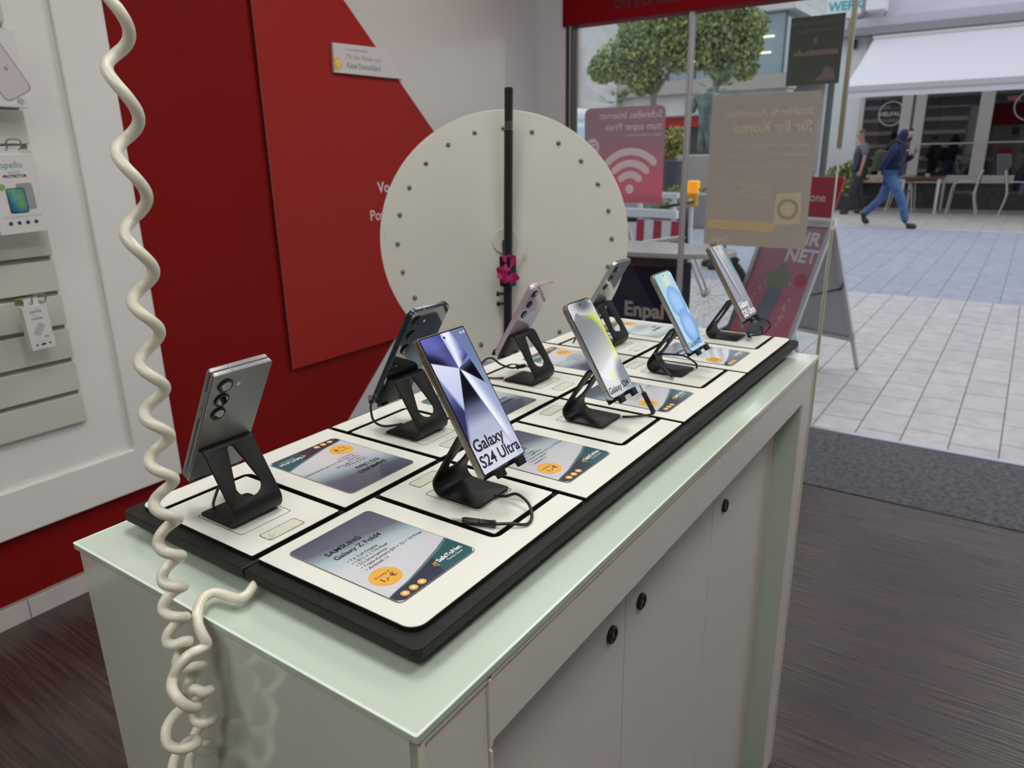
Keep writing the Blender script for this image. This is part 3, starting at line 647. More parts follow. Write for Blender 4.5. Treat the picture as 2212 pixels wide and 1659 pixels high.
def paint_shards(u, v):
    y = 1-v; J = (.50, .27)
    D_ = lambda x0, y0, x1, y1: side(u, y*2.08, x0, y0*2.08, x1, y1*2.08)
    c = lerp((104, 118, 158), (160, 172, 202), sstep(.1, .75, y)); c = lerp(c, (198, 204, 224), sstep(.7, .95, y))
    if inpoly([(-.1, -.1), (.42, -.1), J, (-.1, .155)], u, y):
        c = lerp((66, 74, 148), (24, 26, 72), sstep(.05, .17, y)); c = lerp(c, (112, 116, 184), sstep(.30, .0, abs(D_(.1, .02, .50, .27)))*.6); c = lerp(c, (14, 14, 44), sstep(.16, .0, abs(D_(0, .165, .5, .27)))*sstep(.45, .1, u))
    elif inpoly([(.42, -.1), (.58, -.1), J], u, y): c = lerp((176, 182, 214), (232, 236, 248), sstep(.0, .10, abs(D_(.42, -.1, *J))))
    elif inpoly([(.58, -.1), (.82, .20), J], u, y):
        k = abs(D_(.58, -.1, *J)); c = lerp((222, 228, 246), (88, 98, 168), sstep(.02, .26, k)); c = lerp(c, (40, 44, 116), sstep(.16, .25, y)*sstep(.05, .2, k))
    elif inpoly([J, (.82, .23), (.90, .43)], u, y): c = lerp((8, 10, 22), (60, 72, 116), sstep(.12, .0, abs(D_(*J, .82, .23))))
    elif inpoly([(-.1, .15), J, (.20, .56), (0, .31), (-.1, .28)], u, y): c = lerp((208, 214, 238), (186, 194, 226), sstep(.15, .5, y)); c = lerp(c, (120, 128, 178), sstep(.05, .0, abs(D_(0, .31, .2, .56))))
    elif inpoly([(-.1, .28), (0, .31), (.20, .56), (0, .76), (-.1, .8)], u, y): c = lerp((118, 126, 176), (44, 48, 92), sstep(.34, .58, y))
    elif inpoly([J, (.75, .75), (.95, 1.15), (-.1, 1.15), (-.1, .85), (0, .76)], u, y):
        c = lerp((8, 9, 20), (96, 100, 136), sstep(.46, .58, y)); c = lerp(c, (172, 176, 204), sstep(.56, .70, y)); c = lerp(c, (204, 208, 226), sstep(.72, .9, y))
        c = lerp(c, (60, 66, 110), sstep(.05, .0, abs(D_(*J, 0, .76)))*sstep(.4, .7, y)*.6)
    elif inpoly([J, (.90, .43), (1.1, .85), (.95, 1.15), (.75, .75)], u, y):
        k = abs(D_(*J, .75, .75)); c = lerp((232, 238, 250), (150, 164, 200), sstep(.03, .24, k)); c = lerp(c, (108, 116, 160), sstep(.03, 0, k)); c = lerp(c, (180, 188, 214), sstep(.7, .95, y))
    return c
def paint_moons(u, v):
    y = v*2.08; c = lerp((192, 196, 204), (202, 204, 206), v)
    d = math.hypot((u-.42)/.62, (y-1.12)/.80)
    if d < 1:
        c = lerp((206, 208, 210), (128, 138, 144), sstep(-.2, .9, y-.75+.3*(.5-u)))
        if u > .30: c = lerp(c, (206, 214, 96), sstep(.66, .95, d)*sstep(.25, .6, u))
    d = math.hypot((u-.62)/.48, (y-2.0)/.24)
    if d < 1: c = lerp((96, 108, 114), (190, 196, 196), sstep(.2, 1, d))
    d = math.hypot((u-1.05)/.55, (y-.26)/.52)
    if d < 1: c = lerp((70, 78, 92), (196, 198, 190), sstep(.55, 1.0, d))
    if y < .12: c = lerp(c, (150, 156, 172), .6)
    return c
def paint_eight(u, v):
    y = v*2.08; c = lerp((168, 206, 236), (152, 196, 206), v); c = lerp(c, (196, 214, 190), sstep(.35, 0, math.hypot(u-.55, (y-1.85)*.7)))
    for cx, cy, rx, ry in ((.55, 1.25, .44, .46), (.60, .58, .42, .48)):
        d = math.hypot((u-cx)/rx, (y-cy)/ry)
        if d < 1: c = lerp((140, 184, 232), (84, 138, 206), sstep(.35, 1, d)*(.55+.45*sstep(.9, .1, v)))
    return c
def paint_silk(u, v):
    y = v*2.1; c = lerp((112, 112, 124), (150, 152, 160), v)
    c = lerp(c, (196, 194, 160), sstep(.30, 0, math.hypot(u-.6, (y-1.95)*.8)))
    k = side(u, y, .25, 1.75, .55, .2); c = lerp(c, (40, 42, 52), sstep(.09, 0, abs(k+.02))*sstep(.3, 1.2, y)); c = lerp(c, (206, 208, 216), sstep(.07, 0, abs(k-.10))*sstep(.3, 1.2, y))
    if u > .80 and y > 1.0: c = lerp(c, (20, 110, 118), sstep(.80, .92, u)*sstep(1.0, 1.5, y))
    if y < .35: c = lerp(c, (120, 96, 100), .7)
    return c
ph_x = [.223+P_*i for i in range(4)]
titan = mat('warm titanium frame', (.34, .31, .25), .28, metal=.85)
alu = mat('aluminium frame', (.50, .51, .52), .28, metal=.9)
silver_back = mat('silver back glass', (.40, .42, .42), .22, metal=.3, coat=.6)
slate_f = mat('dark slate frame', (.028, .045, .065), .25, metal=.5); slate_b = mat('dark slate back glass', (.012, .018, .024), .06, spec=.8, coat=1)
lilac_f = mat('lilac frame', (.56, .45, .54), .3, metal=.4); lilac_b = mat('lilac back glass', (.50, .40, .48), .08, coat=1)
mint_f = mat('silver mint frame', (.52, .57, .57), .22, metal=.7); mint_b = mat('silver mint back glass', (.30, .34, .34), .07, coat=1, metal=.2)
fold_f = mat('grey satin frame', (.36, .36, .38), .3, metal=.8); fold_b = mat('grey satin back', (.22, .225, .225), .38, metal=.5)
proto = make_stand()
slots = [(ph_x[0], UY, 0, 'black metal phone stand holding the big phone with blue shard wallpaper'), (ph_x[1], UY, 0, 'black metal phone stand holding the phone with grey and yellow wallpaper'),
         (ph_x[2], UY, 0, 'black metal phone stand holding the light blue screened phone'), (ph_x[3], UY, 0, 'black metal phone stand at the far right end holding the grey screened phone'),
         (4*P_-G_-ph_x[3], TY-UY, PI, 'black metal phone stand at the near left end holding the folded grey phone'), (4*P_-G_-ph_x[2], TY-UY, PI, 'black metal phone stand holding the dark slate phone'),
         (4*P_-G_-ph_x[1], TY-UY, PI, 'black metal phone stand holding the lilac phone'), (4*P_-G_-ph_x[0], TY-UY, PI, 'black metal phone stand holding the silver phone seen from behind')]
for i, (x, y, rz, lb) in enumerate(slots):
    o = proto if i == 0 else copy_tree(proto)
    o.location = (x, y, H+.0003); o.rotation_euler = (0, 0, rz); o['label'] = lb
def at(i): x, y, rz, _ = slots[i]; return (x, y, H+.0003), rz
k = .985
l, rz = at(0); phone('big phone with blue shard wallpaper and black lettering', .0785*k, .1623*k, .0086, .0022, l, rz, titan, slate_b, 3, paint_shards, [('Galaxy', .0188, -.0345, .0262, 'LEFT', 0, .022), ('S24 Ultra', .0180, -.0345, .0085, 'LEFT', 0, .022)], screen_r=.0012)
l, rz = at(1); phone('phone with round grey and yellow wallpaper shapes', .0706*k, .147*k, .0076, .010, l, rz, alu, silver_back, 3, paint_moons, [('Galaxy S24', .0126, -.0312, .0082, 'LEFT', 0, .02)])
l, rz = at(2); phone('phone with light blue wallpaper and two darker blue rounds', .0705*k, .1469*k, .0072, .010, l, rz, alu, silver_back, 3, paint_eight, [('Galaxy S25', .0126, -.0312, .0082, 'LEFT', 0, .012)])
l, rz = at(3); phone('phone with grey silk wallpaper at the far right end of the tray', .0776*k, .1628*k, .0082, .0045, l, rz, titan, slate_b, 3, paint_silk, [('Galaxy', .0185, -.033, .0250, 'LEFT', 1, .006), ('S25 Ultra', .0185, -.033, .0070, 'LEFT', 1, .006)], screen_r=.003)
l, rz = at(4); phone('folded grey phone seen from behind at the near end', .0681*k, .1535*k, .0121, .0030, l, rz, fold_f, fold_b, 3, thick2=True, cam_x=.0150, cam_r=.0082, cam_step=.0190)
l, rz = at(5); phone('dark slate phone seen from behind, above the big shard screen', .0774*k, .1622*k, .0080, .0105, l, rz, slate_f, slate_b, 3, cam_x=.0165, cam_r=.0078, cam_step=.0235)
l, rz = at(6); phone('lilac phone seen from behind, standing before the wheel pole', .0706*k, .147*k, .0076, .010, l, rz, lilac_f, lilac_b, 3)
l, rz = at(7); phone('silver phone seen from behind at the far wall side', .0705*k, .1469*k, .0072, .010, l, rz, mint_f, mint_b, 3)

# ================================================================== BLACK CHARGING CABLES
def charge_cable(label, pts, plug, jack=True, r=.0017):
    t = thing('charging_cable', label, 'charging cable', pts[0], 0, 'short black charging cables')
    obj('cord', tube(B(), catmull(pts, 6), r, 10), black_plastic, t, smooth=60, world=True)
    a, b = Vector(plug[0]), Vector(plug[1]); d = (b-a).normalized(); L = (b-a).length
    bm = B(); tube(bm, [a, a+d*L*.06, a+d*L*.10, a+d*L*.46, a+d*L*.48, a+d*L*.50, a+d*L*.94, b], [.0030, .0044, .0036, .0036, .0028, .0037, .0037, .0030], 12)
    obj('plug_body', bm, black_plastic, t, smooth=30, world=True)
    if jack: obj('plug_tip', tube(B(), [b, b+d*.004, b+d*.0045, b+d*.010, b+d*.012], [.0014, .0014, .0011, .0014, .0006], 10), steel, t, smooth=30, world=True)
    else: obj('plug_tip', box(B(), -.0040, .0040, -.0012, .0012, 0, .0065, 0, Matrix.Translation(b) @ d.to_track_quat('Z', 'Y').to_matrix().to_4x4()), steel, t, world=True)
    return t
z = H
charge_cable('black cable with plug looping on the tray before the big shard screened phone', [(.226, .086, z+.0022), (.227, .070, z+.006), (.226, .055, z+.013), (.220, .036, z+.010), (.208, .0235, z+.0035), (.192, .0195, z+.0025), (.180, .032, z+.005), (.172, .044, z+.0045)], [(.172, .044, z+.0046), (.160, .078, z+.0044)])
x = ph_x[1]
charge_cable('short black plug standing up beside the grey and yellow phone', [(x+.026, .080, z+.002), (x+.034, .064, z+.003), (x+.046, .050, z+.004), (x+.052, .044, z+.0060), (x+.058, .047, z+.0075)], [(x+.054, .044, z+.006), (x+.050, .060, z+.036)])
x = ph_x[2]
charge_cable('black cable looped behind the stand of the light blue phone', [(x+.026, .078, z+.003), (x+.029, .082, z+.012), (x+.020, .100, z+.024), (x-.004, .122, z+.030), (x-.026, .133, z+.033), (x-.040, .128, z+.038), (x-.050, .118, z+.030), (x-.046, .108, z+.012), (x-.038, .112, z+.014), (x-.030, .128, z+.028)], [(x-.030, .128, z+.024), (x-.046, .096, z+.006)], False)
x = ph_x[3]
charge_cable('black usb cable under the grey screened phone at the far end', [(x+.030, .072, z+.002), (x+.052, .055, z+.003), (x+.060, .045, z+.020), (x+.048, .052, z+.034), (x+.034, .056, z+.037), (x+.026, .058, z+.038)], [(x+.030, .057, z+.038), (x+.009, .061, z+.0375)], False)
charge_cable('black cable lying over the base of the far right phone stand', [(x+.052, .057, z+.002), (x+.050, .060, z+.018), (x+.030, .066, z+.010), (x+.012, .074, z+.010)], [(x+.012, .074, z+.010), (x-.004, .066, z+.006)], False)
def flipp(P): return [(4*P_-G_-a, TY-b, c) for a, b, c in P]
x = ph_x[3]
charge_cable('black cable behind the stand of the folded grey phone', flipp([(x+.018, .092, z+.0065), (x+.010, .080, z+.008), (x-.002, .076, z+.022), (x-.016, .070, z+.034), (x-.020, .066, z+.038)]), flipp([(x-.020, .067, z+.038), (x-.022, .064, z+.044)]), False)
x = ph_x[2]
charge_cable('black cable hanging under the dark slate phone', flipp([(x-.006, .082, z+.003), (x+.016, .068, z+.004), (x+.027, .060, z+.014), (x+.027, .056, z+.030), (x+.025, .056, z+.040)]), flipp([(x+.025, .056, z+.038), (x+.024, .055, z+.043)]), False)
x = ph_x[1]
charge_cable('black cable curling on the tray under the lilac phone', flipp([(x+.022, .078, z+.003), (x+.034, .056, z+.003), (x+.044, .040, z+.008), (x+.036, .046, z+.030), (x+.026, .056, z+.036), (x+.010, .064, z+.022), (x-.010, .072, z+.012), (x-.020, .078, z+.012)]), flipp([(x-.018, .077, z+.012), (x-.034, .084, z+.012)]), False)
x = ph_x[0]
charge_cable('black cable passing through the stand of the silver phone', flipp([(x+.040, .060, z+.003), (x+.036, .070, z+.018), (x+.016, .090, z+.026), (x-.004, .110, z+.024), (x-.018, .128, z+.020)]), flipp([(x-.012, .122, z+.021), (x-.030, .140, z+.019)]), False)

# ================================================================== COILED CABLE
CABLE = '0.0820,0.3213,2.8902;0.0849,0.3259,2.8843;0.0834,0.3312,2.8761;0.0782,0.3340,2.8670;0.0723,0.3325,2.8587;0.0690,0.3275,2.8511;0.0699,0.3217,2.8433;0.0743,0.3184,2.8353;0.0796,0.3193,2.8272;0.0824,0.3238,2.8190;0.0808,0.3291,2.8110;0.0757,0.3319,2.8032;0.0698,0.3305,2.7956;0.0664,0.3254,2.7880;0.0673,0.3196,2.7803;0.0718,0.3162,2.7723;0.0770,0.3172,2.7642;0.0798,0.3217,2.7560;0.0782,0.3270,2.7480;0.0731,0.3298,2.7402;0.0672,0.3283,2.7326;0.0638,0.3232,2.7250;0.0646,0.3174,2.7173;0.0691,0.3140,2.7093;0.0743,0.3149,2.7011;0.0770,0.3194,2.6929;0.0754,0.3247,2.6849;0.0703,0.3274,2.6771;0.0644,0.3259,2.6696;0.0609,0.3208,2.6620;0.0618,0.3150,2.6543;0.0662,0.3116,2.6463;0.0714,0.3125,2.6381;0.0741,0.3170,2.6299;0.0725,0.3222,2.6219;0.0673,0.3250,2.6141;0.0614,0.3234,2.6065;0.0579,0.3183,2.5990;0.0587,0.3125,2.5913;0.0631,0.3091,2.5833;0.0683,0.3099,2.5751;0.0709,0.3144,2.5669;0.0693,0.3196,2.5588;0.0641,0.3224,2.5511;0.0582,0.3208,2.5436;0.0547,0.3157,2.5361;0.0555,0.3098,2.5284;0.0599,0.3064,2.5204;0.0650,0.3072,2.5122;0.0676,0.3116,2.5039;0.0660,0.3168,2.4958;0.0608,0.3196,2.4881;0.0548,0.3180,2.4806;0.0513,0.3129,2.4731;0.0520,0.3069,2.4654;0.0564,0.3035,2.4574;0.0615,0.3043,2.4492;0.0641,0.3087,2.4409;0.0624,0.3139,2.4328;0.0572,0.3166,2.4251;0.0512,0.3150,2.4176;0.0476,0.3098,2.4102;0.0484,0.3039,2.4025;0.0527,0.3004,2.3945;0.0578,0.3012,2.3862;0.0604,0.3056,2.3780;0.0587,0.3108,2.3699;0.0534,0.3135,2.3621;0.0473,0.3118,2.3547;0.0438,0.3067,2.3473;0.0445,0.3007,2.3396;0.0488,0.2972,2.3316;0.0538,0.2980,2.3233;0.0564,0.3023,2.3150;0.0546,0.3075,2.3069;0.0493,0.3101,2.2992;0.0433,0.3085,2.2918;0.0397,0.3033,2.2844;0.0404,0.2973,2.2768;0.0446,0.2938,2.2687;0.0496,0.2945,2.2604;0.0522,0.2988,2.2521;0.0504,0.3039,2.2440;0.0451,0.3066,2.2363;0.0390,0.3049,2.2289;0.0353,0.2997,2.2215;0.0360,0.2936,2.2139;0.0402,0.2901,2.2059;0.0452,0.2908,2.1976;0.0477,0.2951,2.1892;0.0459,0.3002,2.1811;0.0405,0.3028,2.1734;0.0344,0.3011,2.1660;0.0307,0.2958,2.1587;0.0313,0.2898,2.1511;0.0355,0.2862,2.1431;0.0405,0.2869,2.1348;0.0429,0.2912,2.1264;0.0411,0.2962,2.1182;0.0356,0.2988,2.1106;0.0295,0.2971,2.1032;0.0258,0.2918,2.0960;0.0264,0.2857,2.0884;0.0305,0.2821,2.0804;0.0354,0.2827,2.0720;0.0378,0.2870,2.0635;0.0359,0.2920,2.0554;0.0305,0.2945,2.0478;0.0243,0.2928,2.0405;0.0206,0.2874,2.0332;0.0211,0.2813,2.0257;0.0252,0.2777,2.0176;0.0301,0.2783,2.0092;0.0324,0.2825,2.0008;0.0305,0.2875,1.9926;0.0250,0.2900,1.9850;0.0188,0.2882,1.9777;0.0150,0.2828,1.9705;0.0156,0.2767,1.9630;0.0196,0.2730,1.9550;0.0244,0.2736,1.9465;0.0267,0.2778,1.9381;0.0247,0.2827,1.9299;0.0192,0.2852,1.9223;0.0129,0.2834,1.9151;0.0091,0.2780,1.9079;0.0096,0.2718,1.9004;0.0136,0.2681,1.8924;0.0184,0.2686,1.8839;0.0206,0.2728,1.8754;0.0186,0.2776,1.8672;0.0130,0.2801,1.8596;0.0067,0.2782,1.8525;0.0029,0.2728,1.8453;0.0033,0.2666,1.8379;0.0073,0.2628,1.8298;0.0120,0.2633,1.8213;0.0142,0.2674,1.8128;0.0121,0.2723,1.8046;0.0065,0.2746,1.7970;0.0001,0.2727,1.7899;-0.0038,0.2673,1.7829;-0.0034,0.2610,1.7754;0.0005,0.2572,1.7674;0.0052,0.2577,1.7588;0.0073,0.2617,1.7502;0.0052,0.2665,1.7420;-0.0005,0.2689,1.7345;-0.0069,0.2669,1.7274;-0.0108,0.2614,1.7204;-0.0105,0.2551,1.7130;-0.0066,0.2513,1.7050;-0.0020,0.2517,1.6964;0.0000,0.2557,1.6878;-0.0022,0.2605,1.6796;-0.0079,0.2627,1.6720;-0.0143,0.2608,1.6650;-0.0183,0.2552,1.6581;-0.0180,0.2489,1.6507;-0.0142,0.2450,1.6427;-0.0097,0.2454,1.6341;-0.0077,0.2493,1.6254;-0.0100,0.2540,1.6172;-0.0157,0.2562,1.6097;-0.0223,0.2542,1.6028;-0.0263,0.2486,1.5959;-0.0261,0.2422,1.5886;-0.0223,0.2383,1.5805;-0.0179,0.2386,1.5719;-0.0159,0.2425,1.5631;-0.0182,0.2471,1.5549;-0.0241,0.2493,1.5474;-0.0307,0.2473,1.5406;-0.0347,0.2416,1.5336;-0.0345,0.2352,1.5262;-0.0309,0.2312,1.5181;-0.0265,0.2314,1.5096;-0.0243,0.2355,1.5018;-0.0262,0.2411,1.4952;-0.0325,0.2445,1.4894;-0.0404,0.2427,1.4832;-0.0456,0.2359,1.4759;-0.0453,0.2278,1.4671;-0.0406,0.2228,1.4574;-0.0349,0.2233,1.4478;-0.0321,0.2282,1.4396;-0.0346,0.2341,1.4325;-0.0413,0.2369,1.4265;-0.0490,0.2345,1.4210;-0.0537,0.2276,1.4146;-0.0534,0.2198,1.4069;-0.0487,0.2149,1.3981;-0.0431,0.2154,1.3891;-0.0404,0.2203,1.3808;-0.0429,0.2262,1.3735;-0.0498,0.2291,1.3672;-0.0574,0.2267,1.3616;-0.0622,0.2200,1.3555;-0.0618,0.2123,1.3483;-0.0571,0.2076,1.3402;-0.0515,0.2081,1.3320;-0.0488,0.2131,1.3245;-0.0511,0.2190,1.3181;-0.0576,0.2219,1.3128;-0.0649,0.2197,1.3081;-0.0692,0.2134,1.3032;-0.0685,0.2062,1.2976;-0.0637,0.2020,1.2912;-0.0581,0.2027,1.2842;-0.0554,0.2076,1.2770;-0.0578,0.2132,1.2705;-0.0640,0.2160,1.2649;-0.0711,0.2140,1.2602;-0.0752,0.2080,1.2557;-0.0746,0.2011,1.2508;-0.0699,0.1970,1.2452;-0.0643,0.1977,1.2389;-0.0615,0.2026,1.2327;-0.0637,0.2085,1.2270;-0.0699,0.2115,1.2223;-0.0770,0.2096,1.2184;-0.0811,0.2035,1.2146;-0.0803,0.1964,1.2105;-0.0753,0.1923,1.2055;-0.0696,0.1931,1.1997;-0.0668,0.1981,1.1937;-0.0690,0.2039,1.1882;-0.0752,0.2068,1.1837;-0.0821,0.2049,1.1801;-0.0861,0.1989,1.1767;-0.0852,0.1921,1.1731;-0.0803,0.1881,1.1686;-0.0747,0.1889,1.1632;-0.0720,0.1937,1.1573;-0.0742,0.1994,1.1519;-0.0803,0.2023,1.1476;-0.0870,0.2005,1.1441;-0.0908,0.1948,1.1410;-0.0897,0.1884,1.1376;-0.0845,0.1849,1.1336;-0.0785,0.1863,1.1290;-0.0753,0.1919,1.1242;-0.0769,0.1986,1.1195;-0.0824,0.2025,1.1146;-0.0887,0.2015,1.1097;-0.0922,0.1965,1.1053;-0.0910,0.1905,1.1013;-0.0857,0.1873,1.0975;-0.0797,0.1889,1.0933;-0.0765,0.1946,1.0888;-0.0782,0.2011,1.0841;-0.0837,0.2048,1.0797;-0.0899,0.2039,1.0755;-0.0934,0.1991,1.0721;-0.0923,0.1933,1.0691;-0.0872,0.1901,1.0662;-0.0813,0.1916,1.0628;-0.0781,0.1973,1.0588;-0.0797,0.2041,1.0547;-0.0854,0.2081,1.0504;-0.0921,0.2071,1.0462;-0.0959,0.2018,1.0426;-0.0946,0.1954,1.0398;-0.0893,0.1920,1.0368;-0.0832,0.1934,1.0328;-0.0801,0.1988,1.0280;-0.0817,0.2053,1.0231;-0.0875,0.2090,1.0183;-0.0941,0.2075,1.0140;-0.0973,0.2014,1.0108;-0.0954,0.1951,1.0111;-0.0900,0.1919,1.0119;-0.0840,0.1925,1.0088;-0.0806,0.1967,1.0042;-0.0816,0.2018,0.9989;-0.0863,0.2046,0.9936;-0.0921,0.2025,0.9889;-0.0949,0.1960,0.9860;-0.0934,0.1895,0.9876;-0.0877,0.1857,0.9885;-0.0808,0.1858,0.9847;-0.0772,0.1906,0.9789;-0.0787,0.1962,0.9728;-0.0841,0.1990,0.9673;-0.0900,0.1970,0.9625;-0.0932,0.1897,0.9606;-0.0906,0.1850,0.9661;-0.0865,0.1803,0.9622;-0.0794,0.1815,0.9577;-0.0754,0.1881,0.9530;-0.0763,0.1961,0.9470;-0.0810,0.2015,0.9398;-0.0865,0.2018,0.9326;-0.0894,0.1975,0.9270;-0.0877,0.1915,0.9239;-0.0817,0.1883,0.9219;-0.0747,0.1908,0.9191;-0.0707,0.1986,0.9147;-0.0720,0.2075,0.9087;-0.0773,0.2135,0.9013;-0.0831,0.2145,0.8938;-0.0865,0.2111,0.8876;-0.0853,0.2066,0.8819;-0.0801,0.2045,0.8771;-0.0735,0.2070,0.8737;-0.0696,0.2140,0.8710;-0.0710,0.2224,0.8684;-0.0776,0.2282,0.8648;-0.0857,0.2280,0.8592;-0.0903,0.2226,0.8519;-0.0884,0.2158,0.8443;-0.0812,0.2125,0.8376;-0.0729,0.2155,0.8324;-0.0683,0.2236,0.8288;-0.0702,0.2327,0.8257;-0.0774,0.2382,0.8217;-0.0857,0.2375,0.8162;-0.0903,0.2316,0.8091;-0.0885,0.2246,0.8013;-0.0813,0.2213,0.7943;-0.0729,0.2243,0.7888;-0.0683,0.2327,0.7844;-0.0703,0.2423,0.7802;-0.0777,0.2479,0.7761;-0.0862,0.2467,0.7723;-0.0862,0.2467,0.7523;-0.0946,0.2421,0.7437;-0.1030,0.2375,0.7651;-0.1030,0.2375,0.7851;-0.0947,0.2381,0.7911;-0.0873,0.2317,0.7977;-0.0853,0.2213,0.8039;-0.0901,0.2121,0.8094;-0.0991,0.2088,0.8145;-0.1068,0.2125,0.8201;-0.1090,0.2199,0.8267;-0.1046,0.2258,0.8342;-0.0965,0.2260,0.8417;-0.0895,0.2197,0.8481;-0.0879,0.2097,0.8534;-0.0928,0.2011,0.8580;-0.1014,0.1980,0.8624;-0.1088,0.2014,0.8676;-0.1110,0.2084,0.8741;-0.1070,0.2139,0.8817;-0.0993,0.2139,0.8903;-0.0924,0.2073,0.8983;-0.0908,0.1968,0.9048;-0.0957,0.1876,0.9097;-0.1050,0.1844,0.9139;-0.1135,0.1888,0.9170;-0.1162,0.1977,0.9214;-0.1112,0.2047,0.9287;-0.1017,0.2043,0.9370;-0.0937,0.1963,0.9435;-0.0919,0.1847,0.9488;-0.0965,0.1752,0.9548;-0.1041,0.1719,0.9630;-0.1096,0.1759,0.9726;-0.1093,0.1848,0.9800;-0.1027,0.1932,0.9827;-0.0980,0.1893,0.9938;-0.0882,0.1863,1.0005;-0.0781,0.1832,1.0011;-0.0733,0.1830,1.0030;-0.0743,0.1847,1.0101;-0.0739,0.1912,1.0197;-0.0673,0.2003,1.0267;-0.0549,0.2111,1.0286;-0.0427,0.2124,1.0277;-0.0387,0.2022,1.0267;-0.0359,0.1873,1.0267;-0.0275,0.1836,1.0277;-0.0111,0.1918,1.0287;0.0032,0.1960,1.0287'
pts = [tuple(float(v) for v in p.split(',')) for p in CABLE.split(';')]
t = tag(obj('coiled_cable', tube(B(), catmull(pts, 3), .00465, 14), cable_white, smooth=80), 'cream coiled cable hanging from the ceiling down beside the counter end', 'coiled cable')

# ================================================================== PRIZE WHEEL ON ITS POLE
wc = Vector((1.439, .923, 1.159)); wn = Vector((-.77485, -.62630, .08573)).normalized()
ex = wn.cross(Vector((0, 0, 1))).normalized() * -1
Mwh = frame(wc, Vector((0, 0, 1)).cross(wn), wn.cross(Vector((0, 0, 1)).cross(wn)))
wheel = thing('prize_wheel', 'large round cream prize wheel disc with studs around its rim', 'prize wheel', wc)
disc_m = mat('cream painted disc', (.72, .71, .66), .5, noise=(2.5, (.69, .68, .63), .4, .7))
obj('disc', lathe(B(), [(.3705, -.012), (.3725, -.010), (.3725, -.001), (.3710, 0), (.359, 0), (.3585, -.0006), (.3575, -.0006), (.357, 0), (.001, 0)], 96, Mwh), disc_m, wheel, smooth=30, world=True)
stud_m = mat('pewter stud', (.26, .26, .22), .35, metal=.7)
for i in range(24):
    a = 2*PI*i/24 + PI/2 - .0039
    obj('stud', lathe(B(), [(.0068, 0), (.0068, .0012), (.0052, .0016), (.0048, .0075), (.0030, .0100), (.0004, .0108)], 12, Mwh @ Matrix.Translation((.3215*math.cos(a), .3215*math.sin(a), 0))), stud_m, wheel, smooth=40, world=True)
obj('hub_plate', lathe(B(), [(.040, 0), (.040, .004), (.037, .006), (.034, .0055), (.001, .0055)], 40, Mwh), mat('hub cream plastic', (.68, .66, .60), .4), wheel, smooth=40, world=True)
bm = tube(B(), [Mwh @ Vector(p) for p in catmull([(.032, -.095, .004), (.045, -.066, .007), (.052, -.048, .012), (.060, -.040, .010), (.062, -.020, .006)], 5)], .0012, 8)
prism(bm, rrect(-.004, .004, -.006, .006, .003, 4), .008, .012, Mwh @ Matrix.Translation((.054, -.046, 0)))
obj('wire_hook', bm, mat('pale wire', (.60, .58, .50), .35), wheel, smooth=40, world=True)
pole = thing('wheel_stand', 'black pole stand carrying the cream prize wheel', 'stand', (1.41, .93, 0))
pt = Vector((1.4060, .8785, H+.535)); pm = Vector((1.4090, .9010, H-.14)); pd = (pm-pt).normalized(); pb = pt + pd*((pt.z-.03)/-pd.z)
obj('pole', tube(B(), [pt, pt+pd*.11, pt+pd*.1101, pb], [.0120, .0120, .0128, .0128], 20), black_plastic, pole, smooth=40, world=True)
bm = B()
for k in range(4): 
    q = pt+pd*(.088+.006*k); tube(bm, [q, q+pd*.0012], .01225, 20)
obj('pale_rings', bm, print_grey, pole, world=True)
obj('cap', tube(B(), [pt+Vector((0, 0, .002)), pt+pd*.012], [.010, .0128], 20), black_metal, pole, world=True)
q = pt+pd*.505
obj('clamp', box(B(), -.020, .020, -.018, .018, -.045, .045, 0, Matrix.Translation(q+wn*.004)), black_metal, pole, world=True, bevel=.004)
obj('clamp_arm', tube(B(), [q+Vector((0, 0, 0)), wc], .012, 12), black_metal, pole, world=True)
side_v = Mwh.col[0].to_3d()
obj('clamp_bolt', lathe(B(), [(.006, 0), (.006, .004), (.003, .005)], 12, Matrix.Translation(q+wn*.022) @ wn.to_track_quat('Z', 'Y').to_matrix().to_4x4()), steel, pole, world=True)
for dz, nm in ((.068, 'locking_knob'), (.098, 'locking_lever')):
    a = q+Vector((0, 0, -dz)); obj(nm, tube(B(), [a, a-side_v*.026, a-side_v*.027, a-side_v*.036], [.004, .004, .008, .007], 12), black_metal, pole, smooth=40, world=True)
for a in (20, 140, 260):
    d_ = Vector((math.cos(math.radians(a)), math.sin(math.radians(a)), 0))
    lg = obj('leg', tube(B(), [pb+Vector((0, 0, .42)), pb+d_*.38+Vector((0, 0, -.022))], .009, 12), black_metal, pole, smooth=40, world=True)
    obj('rubber_foot', tube(B(), [pb+d_*.375+Vector((0, 0, -.03)), pb+d_*.38+Vector((0, 0, .0))], .013, 12), black_plastic, lg, world=True)
obj('leg_collar', tube(B(), [pb+Vector((0, 0, .40)), pb+Vector((0, 0, .45))], .022, 16), black_metal, pole, world=True)
rib = B()
rp_ = [Vector((-.016, .036, .026)), Vector((.004, .040, .028)), Vector((.014, .030, .026)), Vector((-.004, .012, .030)), Vector((-.026, .004, .026)), Vector((-.022, -.014, .024)), Vector((-.006, -.008, .028)), Vector((.008, -.020, .028)), Vector((.020, -.012, .024)), Vector((.018, -.026, .024)), Vector((-.002, -.022, .028)), Vector((-.020, -.028, .022))]
Mr = Matrix.Translation(q) @ Mwh.to_3x3().to_4x4(); cs = catmull([Mr @ p for p in rp_], 4)
prev = None
